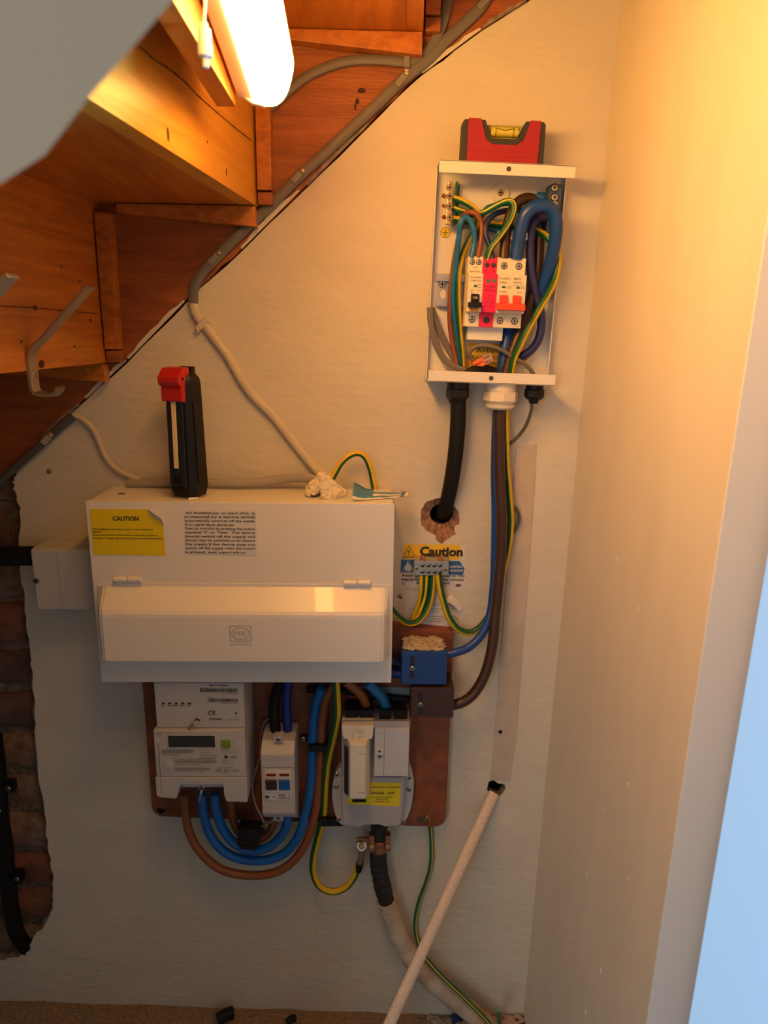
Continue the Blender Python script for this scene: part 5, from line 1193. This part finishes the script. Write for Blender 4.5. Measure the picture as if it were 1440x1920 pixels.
obj('barrel', tube([P(678, 1592, .041), P(676, 1606, .038), P(674, 1622, .035)], .0055, n=12, step=3), steel, lug)
obj('heat_shrink', tube([P(675, 1617, .0355), P(671, 1632, .034)], .0062, n=12, step=2), black_rb, lug)

# ------------------------------------------------------------------ channel, stick, floor bits, bricks' cable
def vstrip(px, d0, d1, m, name):
    l = [Wx(x, y) for x, y in px]; return obj(name, prism(l, d0, d1, .0012), m, kind='structure')
chan = mat('skimmed_channel', (.58, .48, .38), .7, var=.14, vscale=30, bump=.5, bscale=60)
vstrip([(968, 838), (1006, 832), (1003, 900), (992, 1060), (978, 1240), (968, 1380), (955, 1464), (920, 1462), (930, 1340), (942, 1180), (954, 1020), (962, 910)], .0, .0016, chan, 'trim_2')
obj('wall_plug', cyl(P(938, 1372, .002), P(938, 1372, .0028), .0032, n=14), dark, label='small dark screw hole in the skimmed channel', cat='screw hole')
stick = mat('mini_conduit', (.74, .61, .48), .55, vscale=260, col2=(.64, .49, .37))
stp = [P(928, 1484, -.006), P(905, 1545, .040)]
top_ = P(927, 1487, .002); bot_ = P(712, 1960, .20)
fdz = floor_z(bot_.x) + .004
dirv = (bot_ - top_); tt = (fdz - top_.z) / dirv.z; end_ = top_ + dirv * tt
obj('loose_conduit', tube([top_, top_ + dirv * tt * .35, top_ + dirv * tt * .7, end_], .0092, n=12, flat=.7, step=4), stick, label='pale plastered length of conduit leaning out of wall hole', cat='conduit')
# black cable on the bricks with saddles
cable('brick_cable', 'black cable clipped down the bare bricks at far left', [(-12, 1380, -.004), (-4, 1450, -.002), (0, 1520, -.002), (8, 1580, -.002), (14, 1640, -.002), (20, 1700, -.002), (32, 1750, -.004), (52, 1778, -.012)], .0125, black_rb)
for lab, px, py in (('upper black saddle clip on the brick cable', 8, 1476), ('lower black saddle clip on the brick cable', 24, 1645)):
    c = P(px, py, .0); t = thing('saddle_clip', lab, 'cable clip', c)
    obj('saddle', box(c.x - .026, c.x + .004, -.010, .013, c.z - .0075, c.z + .0075, .002), black_pl, t); obj('tab', box(c.x + .003, c.x + .016, -.010, .004, c.z - .008, c.z + .010, .001), black_pl, t)
    s1, s2 = screw((c.x + .008, -.004, c.z), .0042, t, steel); obj('screw_slot', s2, dark, s1)
# offcuts on the floor
def offcut(label, p0, p1, r, m, **k): return obj('cable_offcut', tube([p0, (p0 + p1) / 2 + Vector((0, 0, .002)), p1], r, n=10, step=3, **k), m, label=label, cat='offcut')
fl3 = lambda px, py: None
def onfloor(px, py, h=0.):
    r = ROT @ Vector((px - 720., 960. - py, -F)); s = (FZ0 - .05 * 0 + h - CAM.z) / (r.z + .05 * r.x); p = CAM + r * s; p.z = floor_z(p.x) + h; return p
offcut('short black cable offcut lying on the carpet', onfloor(408, 1912, .011), onfloor(436, 1898, .012), .010, black_rb)
offcut('small dark cable offcut on carpet beside the bigger one', onfloor(538, 1918, .007), onfloor(552, 1908, .007), .006, black_rb)
offcut('dark blue offcut on the floor by the supply cable', onfloor(848, 1912, .008), onfloor(866, 1906, .008), .007, c_navy)
obj('wire_stub', tube([onfloor(936, 1925, 0), onfloor(936, 1925, .012) + Vector((0, 0, .01)), P(934, 1893, .075)], .0040, n=10, step=3), c_green, label='green wire stub poking up at the bottom right', cat='wire')
crumbs('plaster_rubble', 'pinkish plaster rubble along the floor by the supply cable', P(800, 1900, 0).x, P(985, 1900, 0).x, -.05, -.004, floor_z(.2) + .002, 260, .006, mat('rubble', (.42, .28, .21), .95), 9)
# nail hooks and dents on the back wall
for px, py, r in ((92, 884, .0042),):
    obj('filled_hole', lathe(P(px, py, 0), (0, -1, 0), [(0, r), (.0008, r * .8), (.0010, r * .3)], 10), plaster_edge, label='filled screw hole in wall at upper left', cat='filler')
